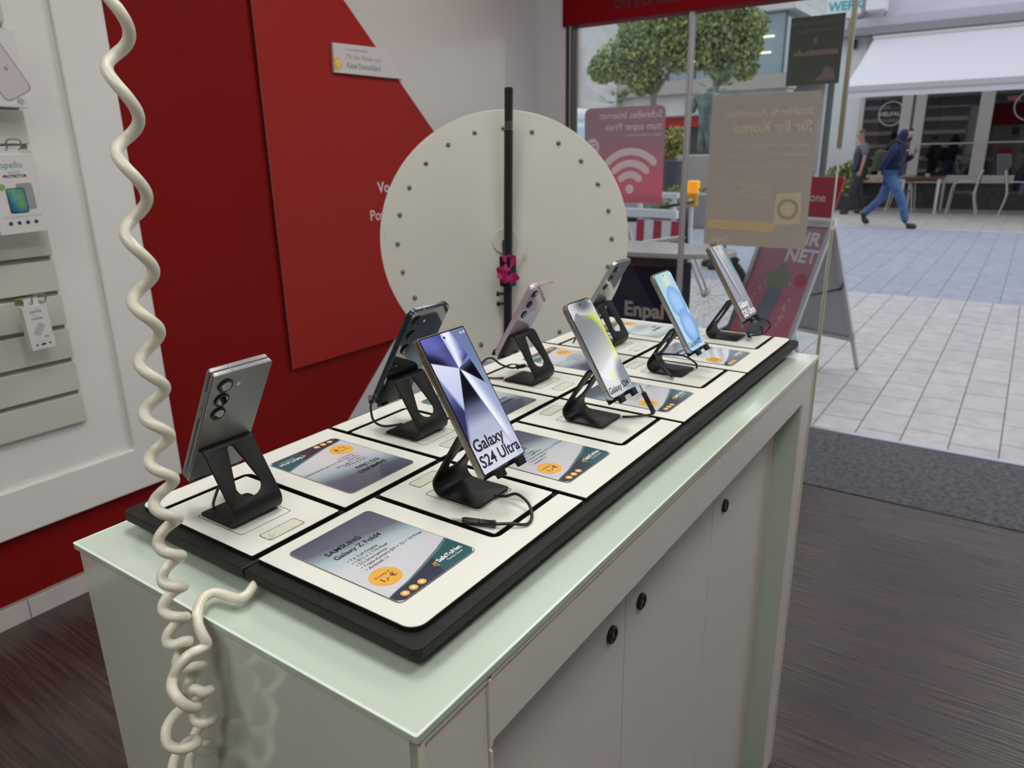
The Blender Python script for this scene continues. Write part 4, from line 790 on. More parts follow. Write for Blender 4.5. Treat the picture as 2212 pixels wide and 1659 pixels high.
for i, p in enumerate(cs):
    d_ = (cs[min(i+1, len(cs)-1)]-cs[max(i-1, 0)]).normalized(); s_ = d_.cross(wn).normalized()*(.009+.003*math.sin(i*1.7))
    row = [rib.verts.new(p+s_+wn*.003*math.sin(i)), rib.verts.new(p-s_-wn*.003*math.cos(i*.7))]
    if prev: rib.faces.new((prev[0], row[0], row[1], prev[1]))
    prev = row
o = obj('ribbon', rib, mat('magenta ribbon', (.42, .008, .12), .6), pole, world=True); sm = o.modifiers.new('s', 'SOLIDIFY'); sm.thickness = .0012

def tmat(name, col):
    m = mat(name, col, .5)
    n_ = m.node_tree; tl = n_.nodes.new('ShaderNodeBsdfTranslucent'); tl.inputs[0].default_value = (*col, 1); mx_ = n_.nodes.new('ShaderNodeMixShader'); mx_.inputs[0].default_value = .5
    n_.links.new(n_.nodes['Principled BSDF'].outputs[0], mx_.inputs[1]); n_.links.new(tl.outputs[0], mx_.inputs[2]); n_.links.new(mx_.outputs[0], n_.nodes['Material Output'].inputs[0]); return m
# ================================================================== POSTERS ON THE GLASS (printed for the street, seen from behind)
def glass_sheet(name, label, cat, ya, yb_, za, zb_, r, paint, nx=14, ny=18):
    t = thing(name, label, cat, (XF+.026, (ya+yb_)/2, za))
    pts = rrect(yb_, ya, za, zb_, r, 5, (1, 1, 0, 0)) if r else rrect(yb_, ya, za, zb_, .001, 1)
    M = frame((XF+.0095, 0, 0), (0, 1, 0), (0, 0, 1))
    bm = B(); cl = bm.loops.layers.float_color.new('col')
    sr = r or .001; grid = {}
    for j in range(ny+1):
        for i in range(nx+1):
            y = yb_+(ya-yb_)*i/nx; z = za+(zb_-za)*j/ny
            cy = max(yb_+sr, min(ya-sr, y)); cz = min(zb_-sr, z)
            if r and (y-cy) != 0 and (z-cz) > 0:
                dd = math.hypot(y-cy, z-cz)
                if dd > sr: y = cy+(y-cy)*sr/dd; z = cz+(z-cz)*sr/dd
            grid[i, j] = (Vector((y, z)), (*s2l(paint(1-i/nx, j/ny)), 1))
    for x_, flip in ((0, 1),):
        vv = {k: bm.verts.new(M @ Vector((p.x, p.y, x_))) for k, (p, c) in grid.items()}
        for j in range(ny):
            for i in range(nx):
                ks = [(i, j), (i+1, j), (i+1, j+1), (i, j+1)]
                if flip: ks.reverse()
                f = bm.faces.new([vv[k] for k in ks])
                for l, k in zip(f.loops, ks): l[cl] = grid[k][1]
    obj('sheet', bm, vcol_mat('poster print', rough=.5), t, world=True)
    return t
MP = frame((XF+.0080, 0, 0), (0, -1, 0), (0, 0, 1))     # inside face, x to the image right
def ptext(bm, s, size, yright, z, mi=0, bold=0.0, sx=1.0): return text_bm(bm, s, size, -yright, z, MP, mi, bold=bold, mirror=True, sx=sx)
t = glass_sheet('window_poster', 'rosy window poster with large wifi symbol and mirrored writing', 'poster', 1.800, 1.312, H+.083, H+.592, .030, lambda u, v: lerp((212, 112, 128), (160, 128, 136), sstep(.15, .75, v)) if v > .07 else (190, 108, 120))
pm_ = vcol_mat('poster print'); n_ = pm_.node_tree; tl = n_.nodes.new('ShaderNodeBsdfTranslucent'); mx_ = n_.nodes.new('ShaderNodeMixShader'); mx_.inputs[0].default_value = .55
n_.links.new(n_.nodes['Color Attribute'].outputs[0] if 'Color Attribute' in n_.nodes else [q for q in n_.nodes if q.type == 'VERTEX_COLOR'][0].outputs[0], tl.inputs[0]); n_.links.new(n_.nodes['Principled BSDF'].outputs[0], mx_.inputs[1]); n_.links.new(tl.outputs[0], mx_.inputs[2]); n_.links.new(mx_.outputs[0], n_.nodes['Material Output'].inputs[0])
bm = B(); ptext(bm, 'Schnelles Internet', .052, 1.330, H+.532, bold=.008); ptext(bm, 'zum super Preis', .052, 1.330, H+.472, bold=.008); ptext(bm, 'Stabil und zukunftssicher', .021, 1.330, H+.438)
cxw, czw = -1.508, H+.186
prism(bm, circ(cxw, czw-.028, .025, 28), 0, .0012, MP)
for r0 in (.078, .138, .200):
    a = [math.radians(46+88*i/20) for i in range(21)]; th = .0190
    o_ = [(cxw+(r0+th)*math.cos(q), czw-.028+(r0+th)*math.sin(q)) for q in a]; i_ = [(cxw+(r0-th)*math.cos(q), czw-.028+(r0-th)*math.sin(q)) for q in reversed(a)]
    e1 = [(cxw+r0*math.cos(a[-1])+th*math.cos(a[-1]+PI*k/6), czw-.028+r0*math.sin(a[-1])+th*math.sin(a[-1]+PI*k/6)) for k in range(1, 6)]
    e0 = [(cxw+r0*math.cos(a[0])-th*math.cos(a[0]+PI*k/6), czw-.028+r0*math.sin(a[0])-th*math.sin(a[0]+PI*k/6)) for k in range(1, 6)]
    prism(bm, o_+e1+i_+e0, 0, .0012, MP)
prism(bm, circ(-1.747, H+.385, .043, 32, .046), 0, .001, MP)
obj('printed_symbols', bm, tmat('faded white print', (.97, .95, .98)), t, world=True)
bm = B()
for s, zz in (('Unser', .400), ('Bester', .378), ('Service', .356)): text_bm(bm, s, .021, 1.747, H+zz, frame((XF+.0067, 0, 0), (0, 1, 0), (0, 0, 1)), 0, align='CENTER', bold=.01)
obj('round_badge_text', bm, tmat('rose print', (.55, .2, .25)), t, world=True)
t = glass_sheet('window_poster', 'large taupe window poster with ring picture and mirrored heading', 'poster', 1.062, .540, H-.122, H+.617, 0, lambda u, v: lerp((176, 165, 150), (162, 150, 142), v))
bm = B(); ptext(bm, 'Strahlende Aussichten', .048, .560, H+.515, 0); ptext(bm, 'für Ihr Konto', .070, .560, H+.440, 1, bold=.012)
for k, (s, l_) in enumerate((('Mit Photovoltaik und Wärmepumpe von Enpal', 0), ('unabhängig vom Strompreis und Gaspreis werden', 0), ('0 Euro Anzahlung und 0 Euro Installationskosten', 0))): ptext(bm, s, .0195, .565, H+.370-.043*k-(.01 if k > 1 else 0), 0)
for k, s in enumerate(('Jetzt Beratung vereinbaren', 'und Angebot erhalten', 'kostenlos und unverbindlich', 'direkt hier im Laden')): ptext(bm, s, .017, .730, H+.185-.020*k, 0)
ptext(bm, 'Enpal', .045, .930, H-.105, 2, bold=.01)
prism(bm, [(-.705, H-.010), (-.575, H+.000), (-.580, H+.150), (-.700, H+.145)], 0, .0008, MP, 3)
ring(bm, circ(-.640, H+.072, .052, 32), circ(-.640, H+.072, .036, 32), .0008, .0014, MP, 4)
prism(bm, [(-1.045, H-.040), (-.700, H-.046), (-.700, H+.000), (-1.045, H+.008)], .0, .0011, MP, 5)
ptext(bm, 'Jetzt informieren und bis zu 1.000 Euro sparen', .0155, .712, H-.026, 2)
obj('printed_design', bm, [tmat('faded peach print', (.80, .70, .62)), tmat('faded gold print', (.82, .70, .52)), tmat('taupe light print', (.90, .85, .78)), tmat('picture patch', (.86, .77, .62)), tmat('picture ring', (.66, .60, .52)), tmat('ochre strip', (.88, .74, .48))], t, world=True)
t = glass_sheet('window_poster', 'small dark square poster hanging high on the glass door', 'poster', .704, .466, H+.643, H+.938, 0, lambda u, v: lerp((74, 78, 72), (66, 66, 62), v))
bm = B(); ptext(bm, 'HANDYREPARATUR', .024, .480, H+.900); ptext(bm, 'ANNAHMESTELLE', .024, .480, H+.868)
prism(bm, rrect(-.595, -.578, H+.820, H+.848, .002, 2), 0, .0008, MP)
obj('printed_text', bm, mat('dim grey print', (.085, .088, .08), .5), t, world=True)
bm = B(); random.seed(3)
pp = [(-.680, H+.77)] + [(-.680+.200*i/24, H+.782+.014*random.random()+(.012 if i % 6 == 3 else 0)) for i in range(25)] + [(-.480, H+.77)]
flat(bm, pp, .0009, MP); flat(bm, [(-.58, H+.66), (-.48, H+.66), (-.495, H+.705), (-.53, H+.72), (-.55, H+.68)], .0009, MP)
obj('printed_picture', bm, mat('dim brown picture print', (.13, .105, .09), .5), t, world=True)

# ================================================================== STREET
def paving(name, x0, x1, y0_, y1_, c1, c2, row, wid, mort, rough=.7, label=None, z=0):
    m = D.materials.new(name); m.use_nodes = True; n = m.node_tree; b = n.nodes['Principled BSDF']; L = n.links.new
    t = n.nodes.new('ShaderNodeTexCoord'); br = n.nodes.new('ShaderNodeTexBrick'); br.inputs['Scale'].default_value = 1; br.inputs['Brick Width'].default_value = wid; br.inputs['Row Height'].default_value = row; br.inputs['Mortar Size'].default_value = .0045
    br.inputs['Mortar Smooth'].default_value = .3; br.inputs['Color1'].default_value = (*c1, 1); br.inputs['Color2'].default_value = (*c2, 1); br.inputs['Mortar'].default_value = (*mort, 1); br.offset = .37; br.offset_frequency = 2
    L(t.outputs['Object'], br.inputs['Vector']); z_ = n.nodes.new('ShaderNodeTexNoise'); z_.inputs['Scale'].default_value = 9; z_.inputs['Detail'].default_value = 8; L(t.outputs['Object'], z_.inputs['Vector'])
    r = n.nodes.new('ShaderNodeValToRGB'); r.color_ramp.elements[0].position = .3; r.color_ramp.elements[0].color = (.82, .82, .82, 1); r.color_ramp.elements[1].position = .6; r.color_ramp.elements[1].color = (1, 1, 1, 1); L(z_.outputs['Fac'], r.inputs[0])
    mx = n.nodes.new('ShaderNodeMix'); mx.data_type = 'RGBA'; mx.blend_type = 'MULTIPLY'; mx.inputs[0].default_value = 1; L(br.outputs['Color'], mx.inputs[6]); L(r.outputs['Color'], mx.inputs[7]); L(mx.outputs[2], b.inputs['Base Color']); b.inputs['Roughness'].default_value = rough
    o = struct('paving', box(B(), x0, x1, y0_, y1_, -.1, z), m); o['label'] = label
paving('light paving stone', 3.50, 7.62, -14, 30, (.54, .515, .525), (.49, .47, .485), .2085, .31, (.17, .16, .14), label='pale paving band next to the shop')
paving('blue grey paving stone', 7.62, 14.43, -14, 40, (.36, .39, .47), (.33, .36, .45), .2585, .42, (.16, .17, .19), label='blue grey paving band down the middle of the street')
paving('warm paving stone', 14.43, 70, -14, 60, (.44, .41, .385), (.40, .375, .36), .30, .52, (.22, .21, .19), label='warm pale paving before the cafe')
bm = box(B(), 14.36, 14.50, -14, 40, -.05, .002); struct('trim_6', bm, mat('paving edge strip', (.50, .50, .52), .7))['label'] = 'pale kerb line across the paving'
# upper storeys of the shop's own building (mirrored by the cafe panes)
bm = box(B(), XF+.12, XF+.3, -14, 16, 2.96, 11, 0)
for k in range(16): box(bm, XF+.29, XF+.34, -14, 16, 3.2+.5*k, 3.35+.5*k, 1)
for ya_, yb2 in ((2.22, 16), (-14, -3.34)):
    box(bm, XF+.12, XF+.3, ya_, yb2, 0, 2.96, 0)
    for k in range(6): box(bm, XF+.29, XF+.34, ya_, yb2, .30+.5*k, .45+.5*k, 1)
struct('wall_facade', bm, [mat('brown facade render', (.20, .16, .14), .8), mat('pale facade band', (.62, .60, .57), .7)])

def leaf_mesh(blobs, n, size, seed, mats=1, flatten=.6):
    rnd = random.Random(seed); bm = B()
    for _ in range(n):
        c, r = blobs[rnd.randrange(len(blobs))]
        d_ = Vector((rnd.gauss(0, 1), rnd.gauss(0, 1), rnd.gauss(0, 1))).normalized(); rad = r*(rnd.random()**.45)
        p = Vector(c) + Vector((d_.x, d_.y, d_.z*.85))*rad
        a = Vector((rnd.gauss(0, 1), rnd.gauss(0, 1), rnd.gauss(0, flatten))).normalized(); b = a.orthogonal().normalized(); s = size*rnd.uniform(.6, 1.2)
        q = Matrix.Rotation(rnd.uniform(0, 6.28), 3, a); b = q @ b; e = a.cross(b)
        f = bm.faces.new([bm.verts.new(p+b*s), bm.verts.new(p+e*s*.55), bm.verts.new(p-b*s*.8), bm.verts.new(p-e*s*.55)]); f.material_index = rnd.randrange(mats)
    return bm
leaf_ms = [mat('dark green leaf', (.12, .18, .07), .6), mat('mid green leaf', (.20, .28, .09), .6), mat('yellow green leaf', (.38, .42, .12), .6), mat('grey green leaf', (.28, .31, .20), .6)]
bark = mat('grey bark', (.20, .18, .15), .9)
def tree(label, loc, h0, blobs, n, size, seed):
    t = thing('street_tree', label, 'tree', loc, 0, 'trees on the square')
    x, y, _ = loc
    bm = tube(B(), [(x, y, 0), (x+.03, y, h0*.5), (x-.02, y+.03, h0), (x, y, h0+.7)], [.14, .11, .10, .05], 10)
    for c, r in blobs[:5]: tube(bm, [(x, y, h0), ((x+c[0])/2, (y+c[1])/2, (h0+c[2])/2), c], [.06, .045, .02], 6)
    obj('trunk', bm, bark, t, world=True)
    obj('crown', leaf_mesh(blobs, n, size, seed, 4), leaf_ms, t, world=True)
tree('round leafy tree left of the glazing post', (22, 9.75, 0), 3.0, [((22, 9.7, 4.3), .95), ((22, 10.9, 4.1), .85), ((22, 8.9, 4.2), .8), ((22, 10.2, 4.9), .8), ((22, 11.5, 3.9), .55), ((21.8, 9.2, 5.1), .8), ((22, 10.1, 3.5), .6), ((22, 8.4, 4.6), .6)], 9000, .085, 1)
tree('leafy tree right of the glazing post before the glass building', (22, 7.78, 0), 3.2, [((22, 7.7, 4.5), .75), ((22, 7.1, 4.1), .6), ((22, 8.3, 4.7), .6), ((22, 7.5, 5.2), .7), ((22, 6.9, 4.7), .5), ((22, 8.0, 3.9), .5), ((22, 7.0, 3.6), .4)], 6500, .085, 2)
def palm(label, loc, h_, L_r, seed):
    t = thing('palm', label, 'palm', loc, 0, 'palms on the square'); rnd = random.Random(seed)
    x, y, _ = loc; obj('trunk', tube(B(), [(x, y, 0), (x, y, h_)], [.12, .10], 10), bark, t, world=True)
    bm = B()
    for k in range(26):
        a = rnd.uniform(0, 6.28); el = rnd.uniform(-.3, 1.3); d_ = Vector((math.cos(a)*math.cos(el), math.sin(a)*math.cos(el), math.sin(el))); s_ = d_.cross(Vector((0, 0, 1))).normalized()
        c = Vector((x, y, h_)) + d_*L_r*.55
        for j in range(-5, 6):
            q = (d_*math.cos(j*.2)+s_*math.sin(j*.2)).normalized(); w_ = q.cross(Vector((0, 0, 1))).normalized()*.018
            e_ = c+q*L_r*.6-Vector((0, 0, .12*L_r))
            bm.faces.new([bm.verts.new(c-w_), bm.verts.new(c+w_), bm.verts.new(e_)])
    obj('fronds', bm, mat('palm green', (.12, .20, .09), .6), t, world=True)
palm('fan palm behind the wifi poster', (20, 10.0, 0), 2.55, .75, 4)
palm('fan palm behind the bronze statue', (20, 6.95, 0), 2.7, .85, 5)

# ---- far buildings
conc = mat('pale streaked concrete', (.50, .50, .50), .85, noise=(1.2, (.40, .40, .41), .4, .7)); beige = mat('beige stone', (.44, .36, .26), .85)
ledge_m = mat('grey beige ledge', (.33, .31, .28), .8); glass_b = mat('blue building glass', (.10, .17, .22), .08, spec=.8, coat=.8)
b = thing('office_building', 'far pale concrete building with blue glass upper floor behind the trees', 'building', (38, 14, 0))
K = lambda n, bm, m, **k: obj(n, bm, m, b, world=True, **k)
K('concrete_band', box(B(), 35, 36, 9.3, 17.5, 2.95, 3.90), conc); K('ledge', box(B(), 34.6, 36, 9.2, 17.5, 3.90, 4.50), ledge_m)
K('glass_storey', box(B(), 35.2, 44, 9.6, 17.5, 4.50, 7.05), glass_b); K('roof_slab', box(B(), 34.7, 44.5, 9.2, 17.6, 7.05, 7.35), conc)
K('stair_wall', box(B(), 34.5, 36, 17.45, 19.6, 0, 9.5), conc); K('stone_wall', box(B(), 34.3, 36, 19.6, 22.5, 0, 9.5), beige)
K('ground_floor', box(B(), 36.5, 37, 9.4, 17.5, 0, 2.95), mat('dark shop interior', (.05, .045, .045), .6)); K('upper_wall', box(B(), 44, 46, 9, 22, 0, 9), conc)
bm = B()
for k in range(6): box(bm, 35.12, 35.22, 9.62+1.35*k, 9.68+1.35*k, 4.5, 7.05)
K('mullions', bm, mat('dark mullion', (.06, .08, .09), .4))
K('red_sign', box(B(), 36.2, 36.4, 13.5, 16.5, 2.45, 2.93), mat('red shop sign', (.60, .01, .02), .5))
for k, (y_, z_) in enumerate(((10.1, 6.05), (11.3, 6.15), (10.2, 5.4), (11.6, 5.5), (13.6, 5.3))): K('strip_light', box(B(), 35.05, 35.12, y_, y_+.75, z_, z_+.05, 0, None), mat('office strip light', (1, .9, .6), .5, emit=2.0, ecol=(1, .86, .5)))
b = thing('grey_building', 'dark glazed building seen between taupe poster and white cafe wall', 'building', (30, 6.5, 0))
obj('facade', box(B(), 29, 33, 4.6, 6.35, 0, 5.2), mat('dark grey shopfront glass', (.10, .12, .13), .2, coat=.5), b, world=True); obj('cornice', box(B(), 28.8, 33, 4.6, 6.4, 5.2, 5.6), conc, b, world=True)
bm = B()
for k in range(5): box(bm, 28.9, 29, 4.65+.40*k, 4.72+.40*k, 0, 5.2)
obj('mullions', bm, conc, b, world=True)
b = thing('pale_building', 'plain pale building rising behind the glass corner', 'building', (60, 8, 0)); obj('walls', box(B(), 60, 66, -10, 30, 0, 14), mat('pale render', (.66, .66, .67), .9), b, world=True)

# ---- cafe building
cb = thing('cafe_building', 'white cafe building with framed windows and grey fascia across the street', 'building', (19.5, 0, 0))
K = lambda n, bm, m, **k: obj(n, bm, m, cb, world=True, **k)
wwall = mat('white facade render', (.68, .67, .74), .85, noise=(3, (.62, .61, .67), .4, .7)); fr_m = mat('pale window frame', (.58, .55, .50), .5); wfr = mat('white pillar paint', (.70, .73, .74), .6)
K('upper_wall', box(B(), 19.2, 22, -9, 3.80, 3.93, 12), wwall); K('fascia', box(B(), 18.9, 19.4, -9, 3.92, 3.77, 3.93), mat('grey fascia metal', (.26, .26, .28), .5)); K('ledge', box(B(), 18.95, 19.3, -9, 3.86, 3.93, 4.12), mat('pale lead ledge', (.50, .50, .56), .5))
K('pillar', box(B(), 19.2, 19.5, 3.30, 3.90, 0, 3.77), wfr); K('side_wall', box(B(), 19.5, 22, 3.2, 3.85, 0, 3.93), wfr)
K('stone_base', box(B(), 19.25, 19.5, -9, 3.30, 0, .57), mat('dark granite base', (.055, .052, .05), .5, noise=(6, (.10, .09, .09), .4, .7)))
K('interior', box(B(), 21.4, 21.5, -9, 3.3, .3, 3.9), mat('dim cafe interior', (.10, .07, .055), .8)); K('cafe_floor', box(B(), 19.5, 21.5, -9, 3.3, .3, .4), mat('dim cafe floor', (.08, .06, .05), .6))
ys = [3.28, 2.42, 1.93, .88, .65, -.42, -.65, -1.7, -1.93]
for a, c in ((3.30, 3.20), (2.42, 2.20), (2.14, 1.93), (.90, .64), (-.42, -.66), (-1.70, -1.95)): K('frame_post', box(B(), 19.2, 19.32, c, a, .74, 3.77), fr_m, bevel=.01)
K('frame_slot', box(B(), 19.24, 19.3, 2.14, 2.20, .57, 3.77), mat('frame shadow gap', (.20, .18, .16), .7))
K('sill', box(B(), 19.12, 19.34, -9, 3.28, .57, .74), fr_m, bevel=.01)
pane_m = glass_mat('cafe pane', (.55, .56, .58), 3.0)
for a, c in ((3.20, 2.42), (1.93, .90), (.64, -.42), (-.66, -1.70)):
    K('window_pane', box(B(), 19.27, 19.28, c, a, .74, 3.77), pane_m)
K('guard_rail', tube(B(), [(19.05, 1.98, 1.42), (19.05, .62, 1.42)], .014, 8), fr_m); K('guard_rail', tube(B(), [(19.05, .62, 1.43), (19.05, -1.6, 1.43)], .014, 8), fr_m)
Mc = frame((19.25, 0, 0), (0, -1, 0), (0, 0, 1))
bm = ring(B(), circ(-2.62, 2.10, .27, 40), circ(-2.62, 2.10, .25, 40), 0, .004, Mc); text_bm(bm, 'VIELFALT', .13, -2.62, 2.05, Mc, align='CENTER', bold=.02)
ring(bm, circ(.02, 2.15, .30, 40), circ(.02, 2.15, .28, 40), 0, .004, Mc); K('window_lettering', bm, mat('pale window lettering', (.55, .55, .55), .5))
bm = B(); text_bm(bm, 'VIEL', .14, -.42, 2.26, Mc, 0, bold=.02); text_bm(bm, 'FALT', .14, -.10, 2.26, Mc, 1, bold=.02); K('shop_lettering', bm, [mat('rose window lettering', (.50, .15, .15), .5), mat('grey window lettering', (.5, .5, .5), .5)])
bm = box(B(), 19.30, 19.31, .98, 1.62, 1.72, 2.35); K('window_picture', bm, mat('white picture board', (.40, .38, .38), .5))
bm = B(); prism(bm, [(-1.30+.26*math.cos(a)*1.0, 2.08+.20*math.sin(a)) for a in [PI*k/16 for k in range(17)]], 0, .01, frame((19.295, 0, 0), (0, -1, 0), (0, 0, 1)), 0)
prism(bm, [(-1.30+.25*math.cos(a)*1.0, 2.07+.10*math.sin(a)) for a in [PI+PI*k/16 for k in range(17)]], 0, .012, frame((19.295, 0, 0), (0, -1, 0), (0, 0, 1)), 1)
K('sandwich_print', bm, [mat('bread print', (.26, .09, .07), .6), mat('salad print', (.20, .21, .12), .6)])
K('downpipe', tube(B(), catmull([(19.0, 3.68, 3.95), (19.0, 3.66, 4.12), (19.0, 3.50, 4.20), (19.0, 3.42, 4.24), (19.0, 3.38, 4.45)], 5), .065, 12), mat('grey downpipe', (.30, .28, .27), .5), smooth=60)
K('thin_cable', tube(B(), catmull([(19.1, 2.95, 4.3), (19.1, 3.02, 4.12), (19.1, 3.2, 4.02)], 4), .012, 6), mat('frame shadow gap', ()))
K('wall_lamp', box(B(), 18.95, 19.2, 3.50, 3.58, 3.52, 3.72), black_plastic, bevel=.02)
sgn = thing('cafe_sign', 'white square shop sign with turquoise letters at top of the picture', 'sign', (19.0, 3.82, 4.2))
obj('board', box(B(), 18.95, 19.1, 3.46, 4.20, 4.17, 5.1), mat('white sign board', (.75, .77, .80), .5), sgn, world=True)
bm = B(); text_bm(bm, 'WERK', .26, -4.16, 4.34, frame((18.945, 0, 0), (0, -1, 0), (0, 0, 1)), 0, bold=.03); text_bm(bm, 'BACK', .30, -4.18, 4.62, frame((18.945, 0, 0), (0, -1, 0), (0, 0, 1)), 1, bold=.05)
obj('lettering', bm, [mat('turquoise lettering', (.03, .42, .50), .5), mat('blue lettering', (.03, .18, .62), .5)], sgn, world=True)
sgn = thing('box_sign', 'small white box sign with turquoise mark above the grey fascia', 'sign', (18.8, 3.1, 4.2))
obj('box', box(B(), 18.55, 19.0, 2.92, 3.30, 4.22, 4.9), mat('white sign board', ()), sgn, world=True, bevel=.01); obj('mark', text_bm(B(), 'W', .2, -3.05, 4.44, frame((18.545, 0, 0), (0, -1, 0), (0, 0, 1)), 0, bold=.04), mat('turquoise lettering', ()), sgn, world=True)
# awning
aw = thing('awning', 'wide white fabric awning over the cafe windows', 'awning', (17.8, 0, 3.7))
bm = B(); rnd = random.Random(9)
ny_, nx_ = 40, 10; vv = {}
for i in range(nx_+1):
    for j in range(ny_+1):
        k = i/nx_; y = 3.13-j*(10.5/ny_)-(3.13-3.08)*0; x_ = 19.05-2.55*k; z_ = 3.72-1.18*k - .05*math.sin(PI*k) + .008*math.sin(j*1.7+i)*k
        vv[i, j] = bm.verts.new((x_, y, z_))
for i in range(nx_):
    for j in range(ny_): bm.faces.new((vv[i, j], vv[i+1, j], vv[i+1, j+1], vv[i, j+1]))
awm = mat('white awning cloth', (.80, .80, .86), .8)
_n = awm.node_tree; _t = _n.nodes.new('ShaderNodeBsdfTranslucent'); _t.inputs[0].default_value = (.8, .8, .86, 1); _x = _n.nodes.new('ShaderNodeMixShader'); _x.inputs[0].default_value = .25
_n.links.new(_n.nodes['Principled BSDF'].outputs[0], _x.inputs[1]); _n.links.new(_t.outputs[0], _x.inputs[2]); _n.links.new(_x.outputs[0], _n.nodes['Material Output'].inputs[0])
obj('cloth', bm, awm, aw, smooth=80, world=True)
obj('front_bar', box(B(), 16.44, 16.52, -7.4, 3.10, 2.45, 2.55), mat('pale awning bar', (.55, .55, .56), .5), aw, world=True)
obj('valance', box(B(), 16.47, 16.485, -7.4, 3.09, 2.33, 2.46), mat('white valance', (.72, .72, .76), .8), aw, world=True)
obj('roller_case', box(B(), 18.95, 19.15, -7.4, 3.16, 3.68, 3.76), mat('white roller case', (.74, .72, .70), .5), aw, world=True, bevel=.02)
for y in (3.0, -2.0): obj('folding_arm', tube(B(), [(19.0, y-.4, 3.5), (17.7, y-1.2, 3.0), (16.5, y-.4, 2.5)], .025, 8), mat('pale awning bar', ()), aw, world=True)

# ---- cafe furniture
alu_w = mat('pale aluminium tube', (.62, .62, .63), .35, metal=.4); slatw = mat('brown table slats', (.13, .045, .025), .35, coat=.3); slatc = mat('brown chair slats', (.18, .11, .07), .5)
t = thing('cafe_table', 'brown slatted cafe table with pale legs before the window', 'table', (18.2, 1.6, 0), 0)
obj('tabletop', box(B(), 17.60, 18.85, 1.27, 2.02, .72, .755), slatw, t, world=True, bevel=.004); obj('apron', box(B(), 17.68, 18.77, 1.33, 1.96, .67, .72), slatw, t, world=True)
for x in (17.66, 18.78):
    for y in (1.31, 1.97): obj('leg', tube(B(), [(x, y, 0), (x, y, .72)], [.026, .034], 10), alu_w, t, world=True)
t = thing('ashtray', 'small glass ashtray on the brown cafe table', 'ashtray', (18.1, 1.58, .755)); obj('bowl', lathe(B(), [(.035, 0), (.045, .03), (.045, .05), (.038, .05), (.03, .01), (.001, .01)], 16, Matrix.Translation((18.1, 1.58, .756))), mat('pale glass dish', (.6, .62, .62), .15), t, world=True)
def chair(label, loc, rz):
    t = thing('cafe_chair', label, 'chair', loc, rz, 'cafe chairs')
    for s in (-1, 1):
        obj('leg', tube(B(), catmull([(.24, s*.25, 0), (.22, s*.25, .22), (.20, s*.25, .44), (.17, s*.25, .60), (.05, s*.25, .65), (-.20, s*.25, .66)], 4), .013, 8), alu_w, t, smooth=60)
        obj('leg', tube(B(), catmull([(-.30, s*.23, 0), (-.22, s*.23, .35), (-.24, s*.23, .60), (-.30, s*.23, .88)], 4), .013, 8), alu_w, t, smooth=60)
    bm = B()
    for k in range(6): box(bm, -.20+.07*k, -.145+.07*k, -.22, .22, .43, .445)
    obj('seat', bm, slatc, t); bm = B()
    for k in range(4): box(bm, -.272-.012*k, -.258-.012*k, -.21, .21, .56+.075*k, .615+.075*k)
    obj('backrest', bm, slatc, t); obj('stretcher', tube(B(), [(-.19, -.23, .42), (-.19, .23, .42)], .011, 8), alu_w, t)
    return t
chair('cafe chair at the right end of the brown table', (18.15, .88, 0), PI/2)
chair('cafe chair pushed under the left side of the brown table', (18.20, 2.02, 0), -PI/2)
chair('cafe chair carrying the seated person in black at the right edge', (18.15, -.12, 0), -PI/2)

# ================================================================== PEOPLE
skin_m = mat('skin', (.46, .25, .19), .5)
def skinmesh(name, V, E, root, m, parent, sub=2):
    bm = B(); idx = {}
    for k, (p, r) in V.items(): idx[k] = bm.verts.new(p)
    for a, b in E: bm.edges.new((idx[a], idx[b]))
    me = D.meshes.new(name); order = list(V.keys()); bm.verts.index_update(); bm.to_mesh(me); bm.free(); me.materials.append(m)
    o = D.objects.new(name, me); COL.objects.link(o); o.parent = parent
    mod = o.modifiers.new('skin', 'SKIN'); mod.use_smooth_shade = True
    if not me.skin_vertices: me.attributes
    for i, k in enumerate(order):
        r = V[k][1]; r = (r, r) if not isinstance(r, tuple) else r
        me.skin_vertices[0].data[i].radius = r; me.skin_vertices[0].data[i].use_root = (k == root)
    s = o.modifiers.new('sub', 'SUBSURF'); s.levels = s.render_levels = sub
    return o
def ensure_skin(): pass
